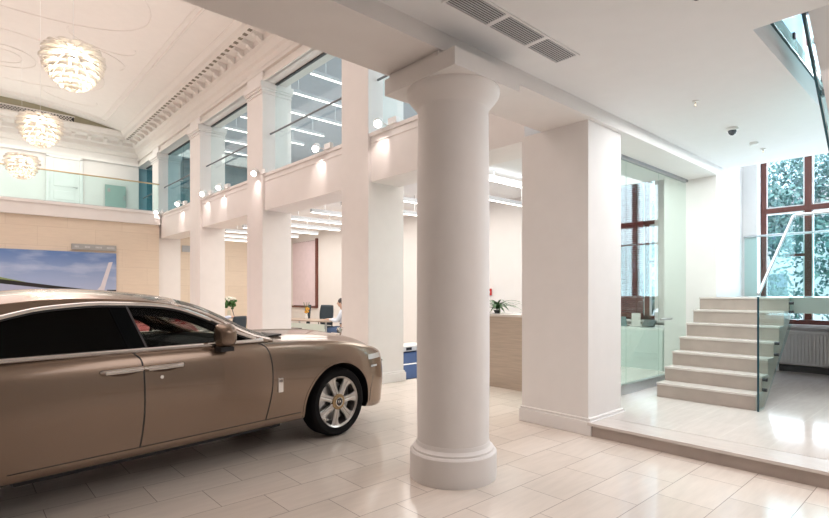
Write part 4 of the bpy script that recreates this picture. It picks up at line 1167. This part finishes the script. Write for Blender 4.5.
car = empty('luxury_car', (ox, oy, 0), 'long bronze metallic luxury saloon with silver seven spoke wheel parked in the hall', 'car', None, A_)
build_car(car, CM, True)
RP = paint('red_metallic_paint', (.42, .02, .03), .3, .25)
CM2 = dict(CM); CM2.update(paint=RP, shade2=RP, satin=RP)
car2 = empty('red_car', (2.62, 10.35, 0), 'red car parked beyond the bronze one, seen only through its windows', 'car', None, math.radians(-92))
build_car(car2, CM2, False)
car2.scale = (.88, .92, .90)

# ================================================================== OUTSIDE
LEAF = mat('tree_leaf_green', (.14, .27, .23), .6, noise=.4, nscale=3)
BARK = mat('tree_bark', (.12, .09, .07), .9)
def tree(x, y, h, r, lab, seed):
    rnd = random.Random(seed)
    t = empty('leafy_tree', (x, y, -.6), lab, 'tree', 'trees outside the windows')
    MB().tube([(0, 0, 0), (.1, .05, h*.35), (0, .1, h*.6)], [.22, .16, .08], 10).build('trunk', BARK, t, smooth=True)
    mb = MB()
    for k in range(20):
        c = Vector((rnd.uniform(-.5, .5)*r, rnd.uniform(-.62, .62)*r, h*rnd.uniform(.22, .86))); rr = r*rnd.uniform(.35, .55)
        for q in range(430):
            v = Vector((rnd.gauss(0, 1), rnd.gauss(0, 1), rnd.gauss(0, 1))).normalized()*rr*rnd.uniform(.6, 1.05); p = c+v
            s_ = rnd.uniform(.06, .11); a = Vector((rnd.gauss(0, 1), rnd.gauss(0, 1), rnd.gauss(0, 1))).normalized(); b_ = a.orthogonal().normalized()
            mb.face(mb.verts([p+a*s_, p+b_*s_*.6, p-a*s_, p-b_*s_*.6]))
    mb.build('foliage', LEAF, t, recalc=False)
TS = [(16.5, 0.4, 6.6, 2.0, 'leafy green tree straight outside the tall window, low branches'), (17.5, 4.9, 6.6, 2.0, 'leafy green tree outside between the two windows'), (17.5, 8.7, 6.6, 1.8, 'leafy green tree outside behind the glass room blind'),
      (22.0, -2.0, 8.0, 2.6, 'tall leafy tree at the right of the view through the window'), (22.0, 3.2, 8.0, 2.5, 'tall leafy tree behind the nearest ones, centre of the tall window'), (23.0, 8.4, 8.0, 2.6, 'tall leafy tree left of the others outside'), (23.5, 13.9, 8.0, 2.5, 'leftmost tall leafy tree outside')]
for i, a_ in enumerate(TS): tree(*a_, i+1)
struct('ground_outside', MB().box(11.4, 60, -40, 50, -.8, -.6), mat('street_paving', (.42, .42, .42), .8))
t = empty('street_building', (32, -14, -.6), 'pale building across the street behind the trees', 'building')
MB().box(0, 8, 0, 40, 0, 7.5).build('wall', mat('pale_render', (.55, .55, .56), .8), t)
for k in range(10):
    for z in (1.2, 4.4): MB().box(-.05, 0, 1.2+k*3.9, 2.8+k*3.9, z, z+1.9).build('window', mat('street_window_glass', (.12, .17, .22), .1), t)

# ================================================================== LIGHT
w = bpy.data.worlds.new('World'); SC.world = w; w.use_nodes = True
N, L = w.node_tree.nodes, w.node_tree.links
bg = N['Background']
sky = N.new('ShaderNodeTexSky'); sky.sky_type = 'NISHITA'; sky.sun_disc = False; sky.sun_elevation = math.radians(38); sky.sun_rotation = math.radians(200); sky.air_density = 1.2; sky.dust_density = 2
L.new(sky.outputs[0], bg.inputs[0]); bg.inputs[1].default_value = .36
def area(name, loc, rot, sx, sy, e, col):
    l = bpy.data.lights.new(name, 'AREA'); l.shape = 'RECTANGLE'; l.size = sx; l.size_y = sy; l.energy = e; l.color = col
    o = bpy.data.objects.new(name, l); COL.objects.link(o); o.location = loc; o.rotation_euler = rot; return o
area('hall_soft_fill', (.8, 12, 6.9), (0, 0, 0), 5.0, 14, 150, (1, .865, .82))  # added soft fill below the vault, no fixture hangs there
area('hall_vault_fill', (.8, 12, 5.9), (math.pi, 0, 0), 5.5, 15, 62, (1, .87, .81))  # added upward fill that brightens the vault, no cove lamps exist
area('office_ceiling_light', (7.6, 11.5, 3.70), (0, 0, 0), 3.2, 12, 170, (1, .95, .88))
area('glass_room_light', (7.6, 4.6, 3.48), (0, 0, 0), 2.6, 1.8, 45, (.95, 1, .97))
area('upper_office_light', (8.0, 12, 6.75), (0, 0, 0), 4.5, 14, 120, (.9, .97, 1))
area('gallery_light', (1, 19.6, 6.7), (0, 0, 0), 7, 1.4, 50, (.95, 1, .92))
area('low_ceiling_light', (4.2, -.8, 3.48), (0, 0, 0), 3.2, 4.0, 60, (1, .91, .885))
area('platform_fill', (7.3, 1.9, 3.49), (0, 0, 0), 3.6, 1.2, 36, (.97, .98, 1))  # added fill on the platform floor, bounces up to the right-hand ceiling
area('upper_room_fill', (8, 1, 6.7), (0, 0, 0), 4, 3, 120, (.9, .97, 1))  # added fill upstairs to lighten the sides of the stair opening
area('window_daylight', (11.45, 1.4, 2.7), (0, math.radians(90), 0), 3.2, 2.7, 105, (.82, .92, 1))
area('window_daylight_left', (11.45, 5.2, 2.7), (0, math.radians(90), 0), 3.2, 1.1, 9, (.86, .94, 1))
area('upper_window_daylight', (11.45, 1.4, 5.8), (0, math.radians(90), 0), 1.5, 2.7, 160, (.85, .93, 1))
for i, (px, w_) in enumerate(SPOTPX):
    l = bpy.data.lights.new('spot_beam', 'SPOT'); l.energy = 8; l.spot_size = math.radians(70); l.spot_blend = .6; l.color = (1, .86, .80); l.shadow_soft_size = .05
    o = bpy.data.objects.new('spot_beam', l); COL.objects.link(o); o.location = (4.86, 4.93*ratio(px)-.02, 4.12); o.rotation_euler = (math.radians(20), math.radians(-35), 0)

sl_ = bpy.data.lights.new('sun', 'SUN'); sl_.energy = 2.2; sl_.angle = .02; sl_.color = (.95, .98, 1)
so = bpy.data.objects.new('sun', sl_); COL.objects.link(so); so.location = (-20, 0, 40); so.rotation_euler = Vector((-.5, .12, 1)).to_track_quat('Z', 'Y').to_euler()
# ================================================================== CAMERA
cd = bpy.data.cameras.new('camera'); cam = bpy.data.objects.new('camera', cd); COL.objects.link(cam)
cd.sensor_width = 36; cd.sensor_fit = 'HORIZONTAL'; cd.lens = FPX/829*36
cd.shift_y = (293-259)/829.0
cam.location = (0, 0, CAMH); cam.rotation_euler = (PI/2, 0, -TH)
cd.clip_start = .05; cd.clip_end = 300
SC.camera = cam
SC.view_settings.view_transform = 'Standard'; SC.view_settings.look = 'None'; SC.view_settings.exposure = 0.90; SC.view_settings.gamma = 1.0
SC.view_settings.use_curve_mapping = False
